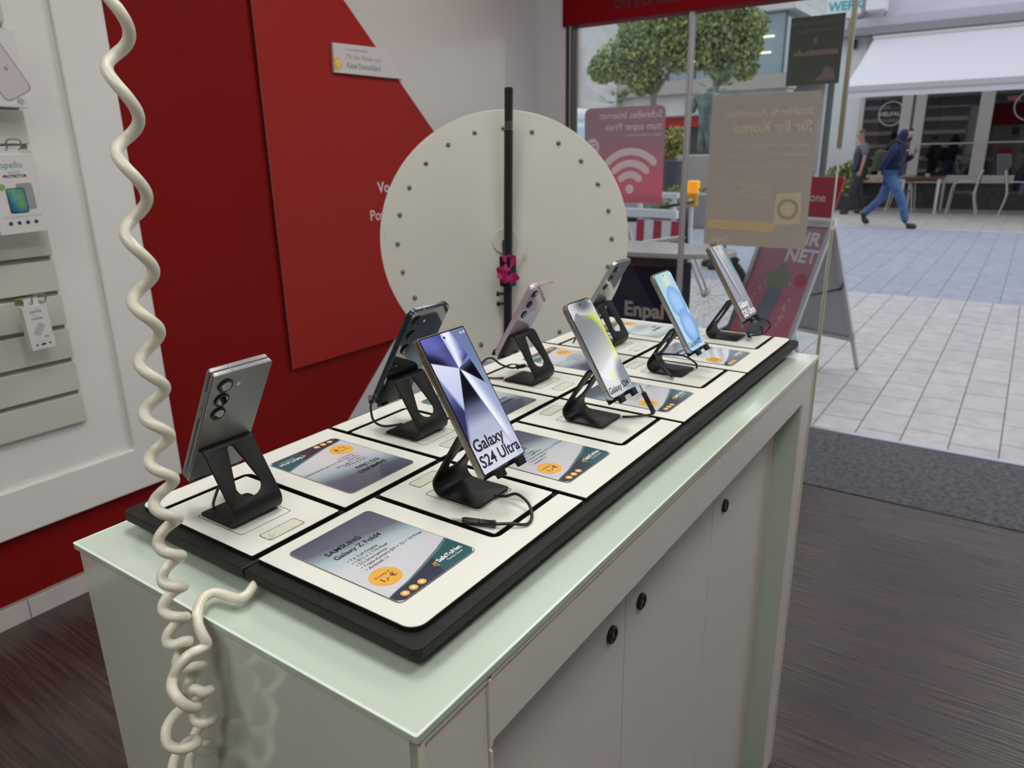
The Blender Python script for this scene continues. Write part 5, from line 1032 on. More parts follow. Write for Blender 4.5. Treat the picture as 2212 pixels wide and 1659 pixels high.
def person(label, loc, rz, J, hair, cloth, hands=('R', 'L')):
    t = thing('person', label, 'person', loc, rz)
    V = {k: (J[k], r) for k, r in (('pel', (.085, .11)), ('waist', (.07, .10)), ('chest', (.08, .105)), ('neckb', .058), ('neck', .055), ('jaw', (.068, .062)), ('head', (.088, .080)), ('crown', (.055, .055)))}
    E = [('pel', 'waist'), ('waist', 'chest'), ('chest', 'neckb'), ('neckb', 'neck'), ('neck', 'jaw'), ('jaw', 'head'), ('head', 'crown')]
    for s in 'RL':
        for k, r in (('hip', .085), ('knee', .058), ('ank', .034), ('sho', .040), ('elb', .036), ('wri', .026), ('palm', (.032, .020))): V[k+s] = (J[k+s], r)
        _p = Vector(J['palm'+s]); _w = Vector(J['wri'+s]); V['palm'+s] = (tuple(_p+(_p-_w).normalized()*.035), (.034, .024)); V['mid'+s] = (J['palm'+s], (.034, .024))
        E += [('pel', 'hip'+s), ('hip'+s, 'knee'+s), ('knee'+s, 'ank'+s), ('chest', 'sho'+s), ('sho'+s, 'elb'+s), ('elb'+s, 'wri'+s), ('wri'+s, 'mid'+s), ('mid'+s, 'palm'+s)]
    body = skinmesh('body', V, E, 'pel', skin_m, t)
    # fingers
    for s in 'RL':
        p = Vector(J['palm'+s]); w = Vector(J['wri'+s]); d = (p-w).normalized(); sd = Vector(J.get('side'+s, (1, 0, 0))); sd = (sd-d*sd.dot(d)).normalized(); nn = d.cross(sd)
        bm = B()
        for k in range(4):
            b0 = p + d*.015 + sd*(-.024+.016*k); L = (.030, .036, .034, .026)[k]
            tube(bm, [b0, b0+d*L*.8, b0+d*L*1.3+nn*.014, b0+d*L*1.4+nn*.030], [.0088, .0085, .0078, .006], 6)
        b0 = p - d*.012 + sd*.028; tube(bm, [p-d*.02+sd*.018, b0+sd*.012, b0+sd*.014+d*.028], [.011, .010, .007], 6)
        obj('fingers', bm, skin_m, t, smooth=80)
    h = Vector(J['head']); jw = Vector(J['jaw']); fwd = Vector(J['face']).normalized(); up = (h-jw).normalized(); sd = up.cross(fwd)
    bm = B(); tube(bm, [h+fwd*.080-up*.005, h+fwd*.100-up*.030, h+fwd*.080-up*.036], [.008, .014, .008], 8)
    obj('nose', bm, skin_m, t, smooth=80)
    bm = B(); tube(bm, [h+fwd*.082-up*.062-sd*.02, h+fwd*.090-up*.062, h+fwd*.082-up*.062+sd*.02], .006, 6); obj('mouth', bm, mat('lip', (.32, .12, .10), .5), t, smooth=80)
    for s_ in (-1, 1):
        hooded = any(q[0] == 'hood' for q in cloth)
        e_ = h+fwd*.080+sd*s_*.03; obj('eye', lathe(B(), [(.001, -.008), (.007, -.005), (.009, 0), (.007, .005), (.001, .008)], 10, Matrix.Translation(e_)), mat('eye', (.05, .04, .04), .2), t, smooth=80)
        if not hooded: obj('ear', tube(B(), [h+sd*s_*.086-up*.03, h+sd*s_*.092, h+sd*s_*.084+up*.02], [.010, .016, .008], 8), skin_m, t, smooth=80)
    if hair: obj('hair', leafcap(h, up, fwd, sd, hair[1]), hair[0], t, smooth=80)
    for nm, V_, E_, root, m in cloth: skinmesh(nm, V_, E_, root, m, t)
    return t
def leafcap(h, up, fwd, sd, r):
    bm = B(); n = 16; rows = []
    for i in range(8):
        a = PI*.60*i/7
        rows.append([bm.verts.new(h+up*.020 + up*r*1.12*math.cos(a) + (fwd*math.cos(2*PI*k/n)*(1.0 if math.cos(2*PI*k/n) < 0 else (1.0 if a < .9 else .80)) + sd*math.sin(2*PI*k/n)*.92)*r*1.05*math.sin(a) - (fwd*.012)) for k in range(n)])
    for i in range(7):
        for k in range(n): bm.faces.new((rows[i][k], rows[i][(k+1) % n], rows[i+1][(k+1) % n], rows[i+1][k]))
    bmesh.ops.remove_doubles(bm, verts=bm.verts, dist=.0005); bmesh.ops.recalc_face_normals(bm, faces=bm.faces)
    return bm
def g(J, k, r): return (J[k], r)
def mid(a, b, t): return tuple(a[i]+(b[i]-a[i])*t for i in range(3))
# walking man in a hood
J = dict(pel=(0, 0, .93), waist=(.01, 0, 1.06), chest=(.05, 0, 1.28), neckb=(.08, 0, 1.42), neck=(.10, 0, 1.47), jaw=(.145, 0, 1.525), head=(.155, 0, 1.60), crown=(.15, 0, 1.66), face=(1, 0, -.35),
         hipR=(0, -.09, .88), kneeR=(.21, -.09, .50), ankR=(.33, -.09, .10), toeR=(.50, -.10, .035), hipL=(0, .09, .88), kneeL=(-.13, .09, .50), ankL=(-.41, .09, .19), toeL=(-.31, .09, .05),
         shoR=(.03, -.18, 1.38), elbR=(-.11, -.24, 1.14), wriR=(-.17, -.23, .95), palmR=(-.18, -.22, .88), shoL=(.06, .18, 1.38), elbL=(.14, .24, 1.13), wriL=(.30, .12, 1.25), palmL=(.32, .09, 1.32), sideR=(1, 0, 0), sideL=(1, 0, 0))
hood_m = mat('navy hoodie cloth', (.014, .022, .075), .85, bump=.3, bscale=60); jean_m = mat('blue denim', (.055, .115, .26), .8, noise=(9, (.10, .18, .34), .4, .7)); shoe_m = mat('dark brown shoe', (.035, .025, .02), .6)
def torso(J, k=1.0): return {'pel': (mid(J['pel'], J['waist'], -.1), (.135*k, .17*k)), 'waist': (J['waist'], (.135*k, .17*k)), 'chest': (J['chest'], (.150*k, .185*k)), 'neckb': (mid(J['neckb'], J['chest'], .15), (.085, .10))}
TE = [('pel', 'waist'), ('waist', 'chest'), ('chest', 'neckb')]
def sleeves(J, to=.92, r=(.085, .068, .050)):
    V = {}; E = []
    for s in 'RL':
        V['sho'+s] = (J['sho'+s], r[0]); V['elb'+s] = (J['elb'+s] if to > .5 else mid(J['sho'+s], J['elb'+s], to*2), r[1])
        E += [('chest', 'sho'+s), ('sho'+s, 'elb'+s)]
        if to > .5: V['wri'+s] = (mid(J['elb'+s], J['wri'+s], to), r[2]); E += [('elb'+s, 'wri'+s)]
    return V, E
def trousers(J, r=(.115, .085, .062), to=1.02):
    V = {'pel': (J['pel'], (.125, .155))}; E = []
    for s in 'RL':
        V['hip'+s] = (J['hip'+s], r[0]); V['knee'+s] = (J['knee'+s], r[1]); V['ank'+s] = (mid(J['knee'+s], J['ank'+s], to), r[2]); E += [('pel', 'hip'+s), ('hip'+s, 'knee'+s), ('knee'+s, 'ank'+s)]
    return V, E
def shoes(J):
    out = []
    for s in 'RL':
        a = Vector(J['ank'+s]); b_ = Vector(J['toe'+s]); heel = a + (a-b_).normalized()*.03; heel.z = max(a.z-.055, .040) if a.z < .15 else a.z-.03
        out.append(('shoe', {'a': (tuple(a), .060), 'h': (tuple(heel), (.058, .056)), 'm': (mid(heel, b_, .6), (.052, .058)), 't': (tuple(b_+Vector((.02, 0, .005))), (.042, .050))}, [('a', 'h'), ('h', 'm'), ('m', 't')], 'h', shoe_m))
    return out
sv, se = sleeves(J); V = {**torso(J), **sv}; E = TE+se
tv, te = trousers(J)
hoodV = {'b': ((.055, 0, 1.44), (.105, .115)), 'n': ((.075, 0, 1.50), (.105, .100)), 'h': ((.120, 0, 1.605), (.112, .102)), 't': ((.125, 0, 1.675), (.062, .060))}
P1 = person('walking person in navy hooded sweatshirt and blue jeans carrying an olive backpack', (14.45, 1.75, 0), -PI/2, J, None, [('hoodie', V, E, 'waist', hood_m), ('hood', hoodV, [('b', 'n'), ('n', 'h'), ('h', 't')], 'n', hood_m), ('jeans', tv, te, 'pel', jean_m)] + shoes(J))
obj('beard', tube(B(), [(.165, 0, 1.50), (.21, 0, 1.515), (.225, 0, 1.535)], [.05, .045, .02], 10), mat('dark brown hair', (.03, .02, .015), .7), P1, smooth=80)
obj('forelock', tube(B(), [(.19, -.05, 1.665), (.222, 0, 1.66), (.19, .05, 1.665)], .024, 8), mat('dark brown hair', ()), P1, smooth=80)
obj('chest_print', prism(B(), rrect(-.03, .03, -.012, .012, .004, 3), 0, .004, frame((.185, -.08, 1.32), (.45, .9, 0), (0, 0, 1))), print_white, P1)
bp = thing('backpack', 'olive backpack worn by the person in the navy hood', 'backpack', (14.45, 1.75, 0), -PI/2)
olive = mat('olive canvas', (.055, .060, .035), .85, bump=.3, bscale=50)
skinmesh('pack', {'a': ((-.20, -.02, .96), (.11, .15)), 'b': ((-.21, -.02, 1.15), (.13, .16)), 'c': ((-.16, -.02, 1.33), (.08, .12))}, [('a', 'b'), ('b', 'c')], 'b', olive, bp)
for s in (-1, 1): obj('strap', tube(B(), catmull([(-.12, s*.12, 1.38), (-.02, s*.13, 1.485), (.12, s*.13, 1.44), (.19, s*.13, 1.28), (.10, s*.20, 1.08)], 4), .014, 6), olive, bp, smooth=80)
# man in quilted vest
J = dict(pel=(0, 0, .95), waist=(0, 0, 1.08), chest=(0, 0, 1.30), neckb=(.01, 0, 1.46), neck=(.02, 0, 1.50), jaw=(.045, 0, 1.56), head=(.05, 0, 1.635), crown=(.04, 0, 1.70), face=(1, 0, -.1),
         hipR=(0, -.09, .90), kneeR=(-.06, -.09, .50), ankR=(-.16, -.09, .12), toeR=(-.03, -.10, .035), hipL=(0, .09, .90), kneeL=(.14, .09, .50), ankL=(.16, .09, .10), toeL=(.33, .10, .035),
         shoR=(-.02, -.20, 1.42), elbR=(-.06, -.26, 1.14), wriR=(.02, -.25, .92), palmR=(.04, -.24, .85), shoL=(0, .20, 1.42), elbL=(.02, .27, 1.15), wriL=(.06, .26, .92), palmL=(.08, .25, .85), sideR=(1, 0, 0), sideL=(1, 0, 0))
vest_m = mat('navy quilted vest', (.012, .018, .060), .6); n_ = vest_m.node_tree; wv = n_.nodes.new('ShaderNodeTexWave'); wv.bands_direction = 'Z'; wv.inputs['Scale'].default_value = 5.5; tc_ = n_.nodes.new('ShaderNodeTexCoord'); n_.links.new(tc_.outputs['Object'], wv.inputs['Vector'])
bp_ = n_.nodes.new('ShaderNodeBump'); bp_.inputs['Strength'].default_value = .8; bp_.inputs['Distance'].default_value = .02; n_.links.new(wv.outputs['Fac'], bp_.inputs['Height']); n_.links.new(bp_.outputs['Normal'], n_.nodes['Principled BSDF'].inputs['Normal'])
shv, she = sleeves(J, .42, (.082, .068, .05)); tv, te = trousers(J, (.11, .078, .056)); tsh = {**torso(J, .86), **shv}
vs_t = {**torso(J, 1.13), 'neckb': ((.0, 0, 1.475), (.11, .12)), 'shR': ((-.02, -.15, 1.42), .118), 'shL': ((0, .15, 1.42), .118)}
P2 = person('walking person in navy quilted vest, grey t-shirt and dark trousers', (17.2, 2.78, 0), math.radians(118), J, (mat('short grey hair', (.14, .12, .11), .8), .082), [('t_shirt', tsh, TE+she, 'waist', mat('grey t-shirt cloth', (.16, .155, .17), .9)), ('vest', vs_t, TE+[('chest', 'shR'), ('chest', 'shL')], 'waist', vest_m), ('trousers', tv, te, 'pel', mat('charcoal denim', (.035, .037, .048), .85))] + shoes(J))
# seated person at the right edge
J = dict(pel=(0, 0, .53), waist=(-.02, 0, .66), chest=(.02, 0, .90), neckb=(.07, 0, 1.05), neck=(.09, 0, 1.09), jaw=(.13, 0, 1.14), head=(.14, 0, 1.22), crown=(.13, 0, 1.28), face=(1, 0, -.3),
         hipR=(.06, -.10, .53), kneeR=(.46, -.14, .52), ankR=(.42, -.14, .10), toeR=(.58, -.15, .035), hipL=(.06, .10, .53), kneeL=(.46, .14, .52), ankL=(.44, .14, .10), toeL=(.60, .15, .035),
         shoR=(.0, -.20, 1.0), elbR=(.08, -.27, .76), wriR=(.28, -.18, .70), palmR=(.34, -.16, .70), shoL=(.0, .20, 1.0), elbL=(.08, .27, .76), wriL=(.28, .18, .70), palmL=(.34, .16, .70), sideR=(0, 1, 0), sideL=(0, 1, 0))
sv, se = sleeves(J, .92, (.095, .075, .052)); tv, te = trousers(J); blk = mat('black jacket', (.012, .012, .013), .8)
person('seated person in black jacket at the right edge before the cafe', (18.15, -.14, 0), -PI/2, J, (mat('dark brown hair', ()), .090), [('jacket', {**torso(J, 1.08), **sv}, TE+se, 'waist', blk), ('jeans', tv, te, 'pel', mat('blue grey denim', (.08, .10, .18), .8))] + shoes(J))
# person in dark clothes by the bicycle
J = dict(pel=(0, 0, .92), waist=(.0, 0, 1.05), chest=(.02, 0, 1.25), neckb=(.04, 0, 1.40), neck=(.05, 0, 1.44), jaw=(.08, 0, 1.50), head=(.09, 0, 1.575), crown=(.08, 0, 1.63), face=(1, 0, -.1),
         hipR=(0, -.09, .88), kneeR=(.04, -.11, .50), ankR=(.02, -.12, .10), toeR=(.17, -.13, .035), hipL=(0, .09, .88), kneeL=(.03, .11, .50), ankL=(-.02, .12, .10), toeL=(.13, .13, .035),
         shoR=(.0, -.19, 1.36), elbR=(.0, -.28, 1.10), wriR=(.12, -.28, .95), palmR=(.18, -.27, .93), shoL=(.0, .19, 1.36), elbL=(.0, .28, 1.10), wriL=(.12, .28, .95), palmL=(.18, .27, .93), sideR=(0, 1, 0), sideL=(0, 1, 0))
sv, se = sleeves(J, .92, (.09, .07, .05)); tv, te = trousers(J)
person('person in dark clothes standing behind the bicycle, half hidden by the taupe poster', (8.5, 2.72, 0), PI/2+.5, J, (mat('dark brown hair', ()), .088), [('coat', {**torso(J, 1.05), **sv}, TE+se, 'waist', mat('dark navy coat', (.02, .02, .035), .8)), ('trousers', tv, te, 'pel', mat('dark trousers', (.025, .025, .03), .8))] + shoes(J))

# ================================================================== THINGS STANDING IN THE STREET
# promotion counter right outside the window
pc = thing('promotion_counter', 'oval topped promotion counter with navy front just outside the window', 'promotion counter', (4.02, 1.52, 0))
navy = mat('navy counter cloth', (.003, .004, .030), .6, spec=.2)
pr = [(.0, 0)]
obj('counter_top', prism(B(), [(4.02+.27*math.cos(a)*(1 if abs(math.cos(a)) < 1 else 1), 1.66+.60*math.sin(a)) for a in [2*PI*i/48 for i in range(48)]], .785, .818), mat('pale counter top', (.56, .50, .49), .25, coat=.5), pc, world=True, bevel=.006)
obj('navy_wrap', prism(B(), [(4.02+.20*math.cos(a), 1.66+.32*math.sin(a)) if math.cos(a) > 0 else (3.86+.02*math.cos(a), 1.66+.32*math.sin(a)) for a in [2*PI*i/48 for i in range(48)]], 0, .72), navy, pc, world=True)
obj('top_support', prism(B(), [(4.0+.17*math.cos(a), 1.66+.30*math.sin(a)) for a in [2*PI*i/40 for i in range(40)]], .72, .785), mat('dark maroon rim', (.06, .035, .035), .5), pc, world=True)
obj('lettering', text_bm(B(), 'Enpal', .130, -1.700, .400, frame((3.836, 0, 0), (0, -1, 0), (0, 0, 1)), bold=.03), mat('pinkish lettering', (.50, .38, .38), .5), pc, world=True)

# bicycle leaning behind the counter
bk = thing('bicycle', 'dark bicycle with bare tyres parked outside between counter and sandwich board', 'bicycle', (5.1, 1.9, 0))
rub = mat('tyre rubber', (.030, .032, .036), .8); rim_m = mat('bicycle rim', (.45, .46, .48), .3, metal=.8); bfr = mat('white bicycle frame', (.60, .58, .55), .35, coat=.5)
rim_d = mat('dull spoke metal', (.12, .12, .13), .5, metal=.5)
def bwheel(y, parent):
    bm = tube(B(), [(5.1, y+.325*math.cos(a), .335+.325*math.sin(a)) for a in [2*PI*i/48 for i in range(49)]], .024, 8, cap=False)
    w = obj('wheel', bm, rub, parent, smooth=80, world=True)
    obj('rim', tube(B(), [(5.1, y+.298*math.cos(a), .335+.298*math.sin(a)) for a in [2*PI*i/48 for i in range(49)]], .010, 6, cap=False), rim_m, w, smooth=80, world=True)
    bm = B()
    for i in range(24): a = 2*PI*i/24; tube(bm, [(5.1+(.02 if i % 2 else -.02), y, .335), (5.1, y+.295*math.cos(a), .335+.295*math.sin(a))], .0010, 4)
    obj('spokes', bm, rim_d, w, world=True); obj('hub', cyl(B(), (5.06, y, .335), (5.14, y, .335), .022, 12), steel, w, world=True)
bwheel(1.62, bk); bwheel(2.68, bk)
T = lambda P, r, n='frame_tube', m=bfr: obj(n, tube(B(), catmull(P, 3), r, 8), m, bk, smooth=60, world=True)
T([(5.1, 2.12, .28), (5.1, 2.30, .80)], .018, 'seat_tube'); T([(5.1, 2.12, .28), (5.1, 1.80, .72)], .022, 'down_tube'); T([(5.1, 2.26, .68), (5.1, 1.80, .76)], .018, 'top_tube')
for dx in (-.05, .05): T([(5.1+dx, 1.80, .70), (5.1+dx, 1.72, .55), (5.1+dx, 1.62, .335)], .012, 'fork_blade'); T([(5.1+dx*.6, 2.12, .28), (5.1+dx, 2.68, .335)], .010, 'chain_stay'); T([(5.1+dx*.6, 2.28, .72), (5.1+dx, 2.68, .335)], .009, 'seat_stay')
T([(5.1, 1.80, .70), (5.1, 1.82, .98)], .016, 'steerer', black_metal); T([(4.84, 1.92, 1.00), (5.0, 1.80, 1.02), (5.2, 1.80, 1.02), (5.36, 1.92, 1.00)], .012, 'handlebar', black_metal)
obj('saddle', prism(B(), [(5.1+.07, 2.44), (5.1-.07, 2.44), (5.1-.025, 2.22), (5.1+.025, 2.22)], .86, .90), black_plastic, bk, world=True, bevel=.012); T([(5.1, 2.30, .80), (5.1, 2.33, .86)], .013, 'seat_post', steel)
obj('chain_ring', lathe(B(), [(.001, -.004), (.085, -.004), (.085, .004), (.001, .004)], 24, Matrix.Translation((5.06, 2.12, .28)) @ Matrix.Rotation(PI/2, 4, 'Y')), black_metal, bk, world=True)
obj('crank', box(B(), 5.04, 5.05, 2.105, 2.135, .11, .28), black_metal, bk, world=True); obj('pedal', box(B(), 4.96, 5.05, 2.08, 2.16, .10, .12), black_plastic, bk, world=True)
obj('mudguard', tube(B(), [(5.1, 1.62+.36*math.cos(a), .335+.36*math.sin(a)) for a in [.3+2.0*i/16 for i in range(17)]], .016, 6), black_plastic, bk, smooth=80, world=True)
obj('light_blue_bag', prism(B(), rrect(-.10, .10, -.07, .07, .02, 4), -.04, .04, frame((5.02, 2.02, .14), (0, -1, -.45), (0, -.4, 1))), mat('light blue bag', (.22, .42, .52), .5), bk, world=True, bevel=.01)

# sandwich board
sb = thing('sandwich_board', 'aluminium sandwich board with pink bottle poster outside the door', 'sandwich board', (4.30, .82, 0))
rd = Vector((.345, .9386, 0)).normalized(); fd = Vector((.9386, -.345, 0)).normalized()
r0 = Vector((4.30, .572, .985)); Wd = .47; ft = math.tan(.4363)
alum = mat('board aluminium', (.52, .52, .54), .3, metal=.8)
for s, nm in ((-1, 'front_panel'), (1, 'rear_panel')):
    dn = (fd*s*.465+Vector((0, 0, -.985))).normalized(); Ml = frame(r0 + rd*Wd, -rd, -dn)    # x to the image right, y up along the board, z towards viewer side for the front
    Lb = 1.09; zf = -1 if s > 0 else 1
    bm = ring(B(), rrect(0, Wd, -.86, -.01, .008, 2), rrect(.028, Wd-.028, -.83, -.04, .004, 2), -.008, .012, Ml)
    pn = obj(nm, bm, alum, sb, world=True)
    obj('backing_sheet', box(B(), .026, Wd-.026, -.835, -.035, -.005, .002, 0, Ml), mat('grey backing sheet', (.42, .44, .45), .5), pn, world=True)
    for x in (.012, Wd-.012): obj('leg', box(B(), x-.012, x+.012, -Lb, -.80, -.006, .010, 0, Ml), alum, sb, world=True)
    if s < 0:
        bm = B(); cl = bm.loops.layers.float_color.new('col')
        cc = [(186, 96, 116), (206, 108, 130), (160, 124, 142), (150, 116, 134)]
        for j in range(8):
            for i in range(6):
                f_ = lambda a, b_: lerp(lerp(cc[0], cc[1], .5+.5*math.sin(a*3+b_*2)), cc[2], b_/8)
                gradquad(bm, cl, [(.030+(Wd-.06)*i/6, -.828+.786*j/8), (.030+(Wd-.06)*(i+1)/6, -.828+.786*j/8), (.030+(Wd-.06)*(i+1)/6, -.828+.786*(j+1)/8), (.030+(Wd-.06)*i/6, -.828+.786*(j+1)/8)], [f_(i, j), f_(i+1, j), f_(i+1, j+1), f_(i, j+1)], Ml, .004)
        po = obj('poster', bm, vcol_mat('board poster print', rough=.5), pn, world=True)
        bm = B(); text_bm(bm, 'IHR', .115, Wd-.235, -.155, Ml @ Matrix.Translation((0, 0, .005)), 0, bold=.03); text_bm(bm, 'NET', .115, Wd-.245, -.262, Ml @ Matrix.Translation((0, 0, .005)), 0, bold=.03)
        obj('lettering', bm, mat('pale board lettering', (.66, .63, .66), .5), po, world=True)
        rot = lambda P, a, ox, oy: [(x*math.cos(a)-y*math.sin(a)+ox, x*math.sin(a)+y*math.cos(a)+oy) for x, y in P]
        obj('printed_bottle', prism(B(), rot(rrect(-.055, .055, -.17, .17, .04, 5), -.12, .215, -.600), .0045, .006, Ml), mat('slate bottle print', (.16, .19, .25), .5), po, world=True)
        obj('printed_leaf', prism(B(), [(.15, -.36), (.19, -.33), (.23, -.27), (.28, -.33), (.32, -.36), (.31, -.43), (.23, -.44), (.16, -.42)], .0045, .0058, Ml), mat('faded green print', (.19, .25, .17), .5), po, world=True)
        obj('printed_berry', prism(B(), circ(.385, -.375, .042, 20), .0045, .0055, Ml), mat('faded red print', (.40, .07, .11), .5), po, world=True)
        rnd = random.Random(5); bm = B()
        for k in range(70):
            a = rnd.uniform(0, 6.28); rx = .13+rnd.uniform(-.015, .015); ry = .22+rnd.uniform(-.015, .015); prism(bm, circ(.215+rx*math.cos(a)+.03*math.sin(a), -.575+ry*math.sin(a), rnd.uniform(.005, .011), 8), .0045, .0056, Ml)
        o = obj('printed_droplets', bm, mat('pale droplet print', (.48, .40, .42), .5), po, world=True); o['kind'] = 'stuff'
        text_bm(bm2 := B(), 'vodafone', .032, .24, -.80, Ml @ Matrix.Translation((0, 0, .005))); obj('small_lettering', bm2, mat('pale board lettering', ()), po, world=True)
obj('top_hinge', tube(B(), [r0-rd*.0+Vector((0, 0, .005)), r0+rd*Wd+Vector((0, 0, .005))], .020, 12), mat('white hinge cap', (.66, .66, .67), .35), sb, world=True)
obj('spreader', tube(B(), [r0+Vector((0, 0, -.42))-fd*.19+rd*.03, r0+Vector((0, 0, -.42))+fd*.19+rd*.03], .008, 6), black_metal, sb, world=True)
Mt = frame(r0+rd*Wd+Vector((0, 0, .02)), -rd, (0, 0, 1))
obj('top_sign', prism(B(), [(.03, 0), (Wd-.03, 0), (Wd+.025, .225), (Wd+.02, .235), (-.02, .235), (-.025, .225)], -.008, .008, Mt), mat('red top sign', (.36, .012, .03), .4), sb, world=True)
obj('top_sign_lettering', text_bm(B(), 'vodafone', .070, Wd-.335, .095, Mt @ Matrix.Translation((0, 0, .0095)), bold=.012), mat('pale pink lettering', (.62, .50, .54), .5), sb, world=True)

# red and white road barrier with lamp
bar = thing('road_barrier', 'red and white striped plastic road barrier seen under the wifi poster', 'barrier', (9.7, 4.5, 0))
Mb = frame((10.05, 5.70, 0), (-.17, -1, 0), (0, 0, 1)); wpl = mat('white barrier plastic', (.72, .72, .74), .4); rpl = mat('red barrier band', (.42, .02, .05), .4)
obj('striped_board', box(B(), 0, 1.95, .10, .43, -.02, .02, 0, Mb), wpl, bar, world=True, bevel=.006)
for k in range(7): obj('red_stripe', prism(B(), [(.06+.30*k, .105), (.20+.30*k, .105), (.205+.30*k, .425), (.065+.30*k, .425)], .0201, .0215, Mb), rpl, bar, world=True)
obj('top_rail', box(B(), 0, 1.95, .46, .58, -.04, .04, 0, Mb), wpl, bar, world=True, bevel=.01)
for x in (.05, .65, 1.30, 1.88): obj('upright', box(B(), x-.03, x+.03, .02, .78, -.03, .015, 0, Mb), wpl, bar, world=True, bevel=.006)
obj('upper_rail', box(B(), 0, 1.95, .74, .82, -.03, .03, 0, Mb), wpl, bar, world=True, bevel=.01)
for x in (.3, 1.6): obj('foot', box(B(), x-.1, x+.1, 0, .08, -.3, .3, 0, Mb), mat('dark recycled foot', (.07, .07, .07), .9), bar, world=True, bevel=.01)
lp = thing('warning_lamp', 'orange warning lamp with yellow base beside the glazing post', 'warning lamp', (10, 3.66, .62)); amber = mat('amber lamp lens', (.90, .32, .01), .25, emit=.5, ecol=(1, .35, .01))
obj('lens', box(B(), 9.94, 10.06, 3.585, 3.755, .80, .98), amber, lp, world=True, bevel=.03); obj('battery_box', box(B(), 9.95, 10.05, 3.60, 3.76, .62, .80), mat('yellow lamp box', (.62, .36, .02), .4), lp, world=True, bevel=.02)
obj('lamp_logo', prism(B(), circ(-3.68, .70, .03, 16), 0, .004, frame((9.949, 0, 0), (0, -1, 0), (0, 0, 1))), print_white, lp, world=True); obj('post', box(B(), 9.98, 10.02, 3.66, 3.70, 0, .63), wpl, lp, world=True)

# bronze statue on a stone block, planters, van
st = thing('statue', 'weathered bronze statue standing on a stone block behind the taupe poster', 'statue', (14, 5.05, 0)); brz = mat('weathered bronze', (.10, .15, .14), .5, metal=.3, noise=(6, (.22, .30, .28), .45, .7))
skinmesh('figure', {'ft': ((14, 5.12, 1.35), .07), 'kn': ((14, 5.10, 1.68), .09), 'hp': ((14, 5.05, 1.98), .14), 'ch': ((14, 5.05, 2.25), .19), 'nk': ((14, 5.0, 2.42), .10), 'hd': ((14, 4.98, 2.56), .10), 'f2': ((14, 4.92, 1.35), .07), 'k2': ((13.95, 4.95, 1.68), .09), 'sh': ((13.95, 5.26, 2.34), .09), 'el': ((13.9, 5.30, 2.05), .07), 's2': ((14, 4.82, 2.32), .09), 'e2': ((13.9, 4.75, 2.05), .07)},
         [('ft', 'kn'), ('kn', 'hp'), ('hp', 'ch'), ('ch', 'nk'), ('nk', 'hd'), ('f2', 'k2'), ('k2', 'hp'), ('ch', 'sh'), ('sh', 'el'), ('ch', 's2'), ('s2', 'e2')], 'hp', brz, st).matrix_parent_inverse = Matrix.Translation((-14, -5.05, 0))
obj('stone_block', box(B(), 13.6, 14.4, 4.6, 5.45, 0, 1.30), mat('pale stone block', (.42, .40, .36), .85), st, world=True, bevel=.02)
fl_m = [mat('dark green leaf', ()), mat('mid green leaf', ()), mat('yellow green leaf', ())]; petals = [mat('orange petals', (.70, .25, .05), .6), mat('yellow petals', (.70, .55, .10), .6)]
def planter(label, loc, w, h_, gh, n, pet, seed, pm=None):
    t = thing('flower_planter', label, 'planter', loc, 0, None); x, y, z_ = loc
    obj('pot', lathe(B(), [(w*.34, 0), (w*.46, h_*.9), (w*.5, h_), (w*.44, h_), (.01, h_*.9)], 20, Matrix.Translation(loc)), pm or mat('dark planter tub', (.10, .10, .12), .7), t, smooth=40, world=True)
    bl = [((x+random.Random(seed+k).uniform(-.25, .25)*w, y+random.Random(seed*3+k).uniform(-.35, .35)*w, z_+h_+gh*(.3+.12*k)), w*.38) for k in range(4)]
    obj('leaves', leaf_mesh(bl, n, .06*max(w, .6), seed, 3), fl_m, t, world=True)
    obj('blossoms', leaf_mesh([(b_[0], b_[1]*1.02) for b_ in bl], n//6, .045, seed+9, len(pet)), pet, t, world=True)
planter('tall planter with orange and yellow flowers left of the bronze statue', (12, 4.83, .72), .55, .50, .60, 900, petals, 11)
obj('pedestal', box(B(), 11.8, 12.2, 4.63, 5.03, 0, .72), mat('pale stone block', ()), D.objects['flower_planter'], world=True)
planter('low planter with white flowers under the tall flower planter', (11.3, 4.62, 0), .60, .45, .35, 600, [mat('white petals', (.75, .74, .72), .6)], 21, mat('reddish tub', (.16, .06, .05), .8))
planter('green planter with red and white flowers at the white cafe pillar', (18.4, 3.20, 0), .95, .28, .80, 2600, [mat('red petals', (.65, .03, .02), .6), mat('white petals', ())], 31)
planter('grey green planter with yellow blossom left of the cafe pillar', (18.3, 4.45, 0), .80, .50, .55, 1600, [mat('white petals', ()), mat('yellow petals', ())], 41)
vn = thing('van', 'light blue van parked far left behind the window frame', 'van', (15, 9.4, 0)); vb = mat('light blue van paint', (.42, .60, .68), .35, coat=.5)
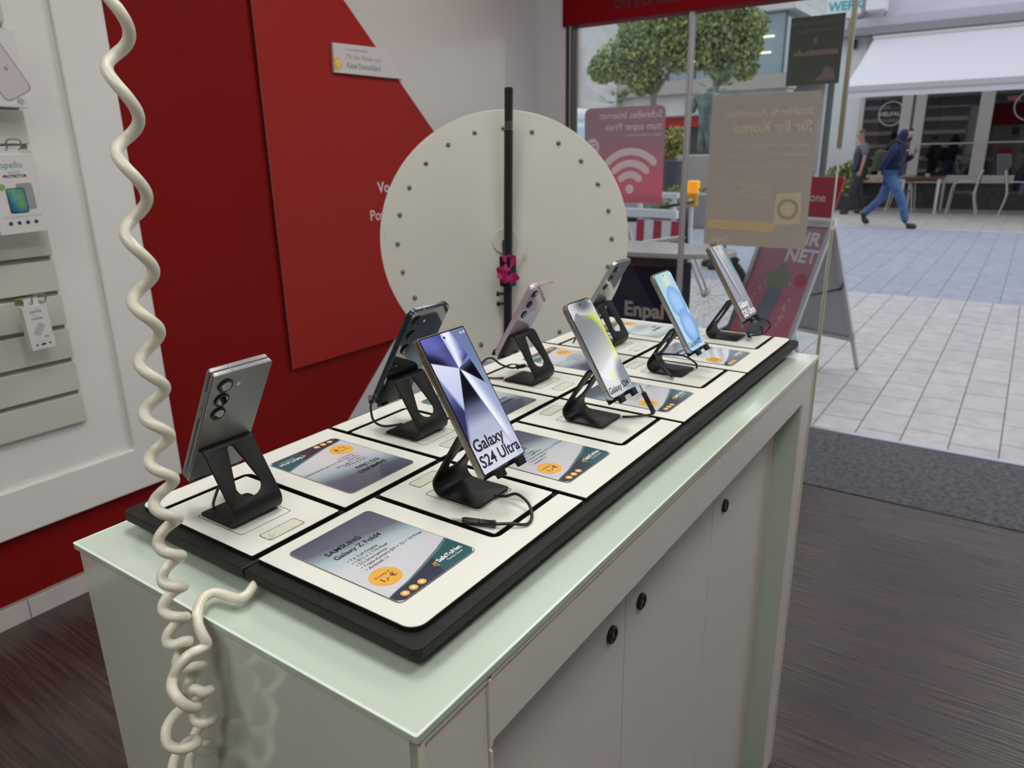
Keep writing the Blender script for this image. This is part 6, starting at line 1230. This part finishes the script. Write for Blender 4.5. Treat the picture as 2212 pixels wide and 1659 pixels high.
obj('body', box(B(), 14.2, 16.0, 8.35, 12.4, .35, 2.05), vb, vn, world=True, bevel=.12); obj('roof', box(B(), 14.3, 15.9, 8.42, 12.3, 2.0, 2.34), mat('white van roof', (.72, .74, .75), .4), vn, world=True, bevel=.12)
for y in (9.2, 11.6):
    for x in (14.25, 15.95): obj('wheel', lathe(B(), [(.001, -.09), (.33, -.09), (.34, 0), (.33, .09), (.001, .09)], 24, Matrix.Translation((x, y, .34)) @ Matrix.Rotation(PI/2, 4, 'Y')), rub, vn, smooth=40, world=True)
obj('rear_light', box(B(), 14.18, 14.22, 8.42, 8.5, 1.0, 1.4), mat('red rear light', (.5, .03, .02), .3), vn, world=True, bevel=.01)
obj('windscreen', box(B(), 14.3, 15.9, 12.38, 12.42, 1.3, 2.0), mat('dark screen', (.02, .02, .03), .1), vn, world=True)
fw = thing('stone_kerb_wall', 'low stone wall behind the road barrier', 'wall', (11.8, 6, 0)); obj('stones', box(B(), 12.9, 13.2, 4.1, 9.5, 0, .62), mat('grey stone wall', (.34, .33, .33), .9), fw, world=True, bevel=.02)
cr = thing('car', 'pale car parked behind the barrier', 'car', (11.2, 6.6, 0)); obj('body', prism(B(), [(5.30, .30), (5.30, .62), (5.45, .74), (5.75, 1.02), (7.2, 1.04), (7.9, .74), (8.1, .68), (8.1, .30)], -.8, .8, frame((11.4, 0, 0), (0, 1, 0), (0, 0, 1))), mat('silver car paint', (.60, .62, .64), .25, metal=.4, coat=1), cr, world=True, bevel=.05)
obj('side_windows', prism(B(), [(5.45, .74), (5.85, .97), (7.1, .98), (7.6, .74)], -.81, .81, frame((11.4, 0, 0), (0, 1, 0), (0, 0, 1))), mat('dark screen', ()), cr, world=True)
for y in (5.75, 7.45):
    for x in (10.65, 12.15): obj('wheel', lathe(B(), [(.001, -.08), (.29, -.08), (.30, 0), (.29, .08), (.001, .08)], 20, Matrix.Translation((x, y, .30)) @ Matrix.Rotation(PI/2, 4, 'Y')), rub, cr, smooth=40, world=True)
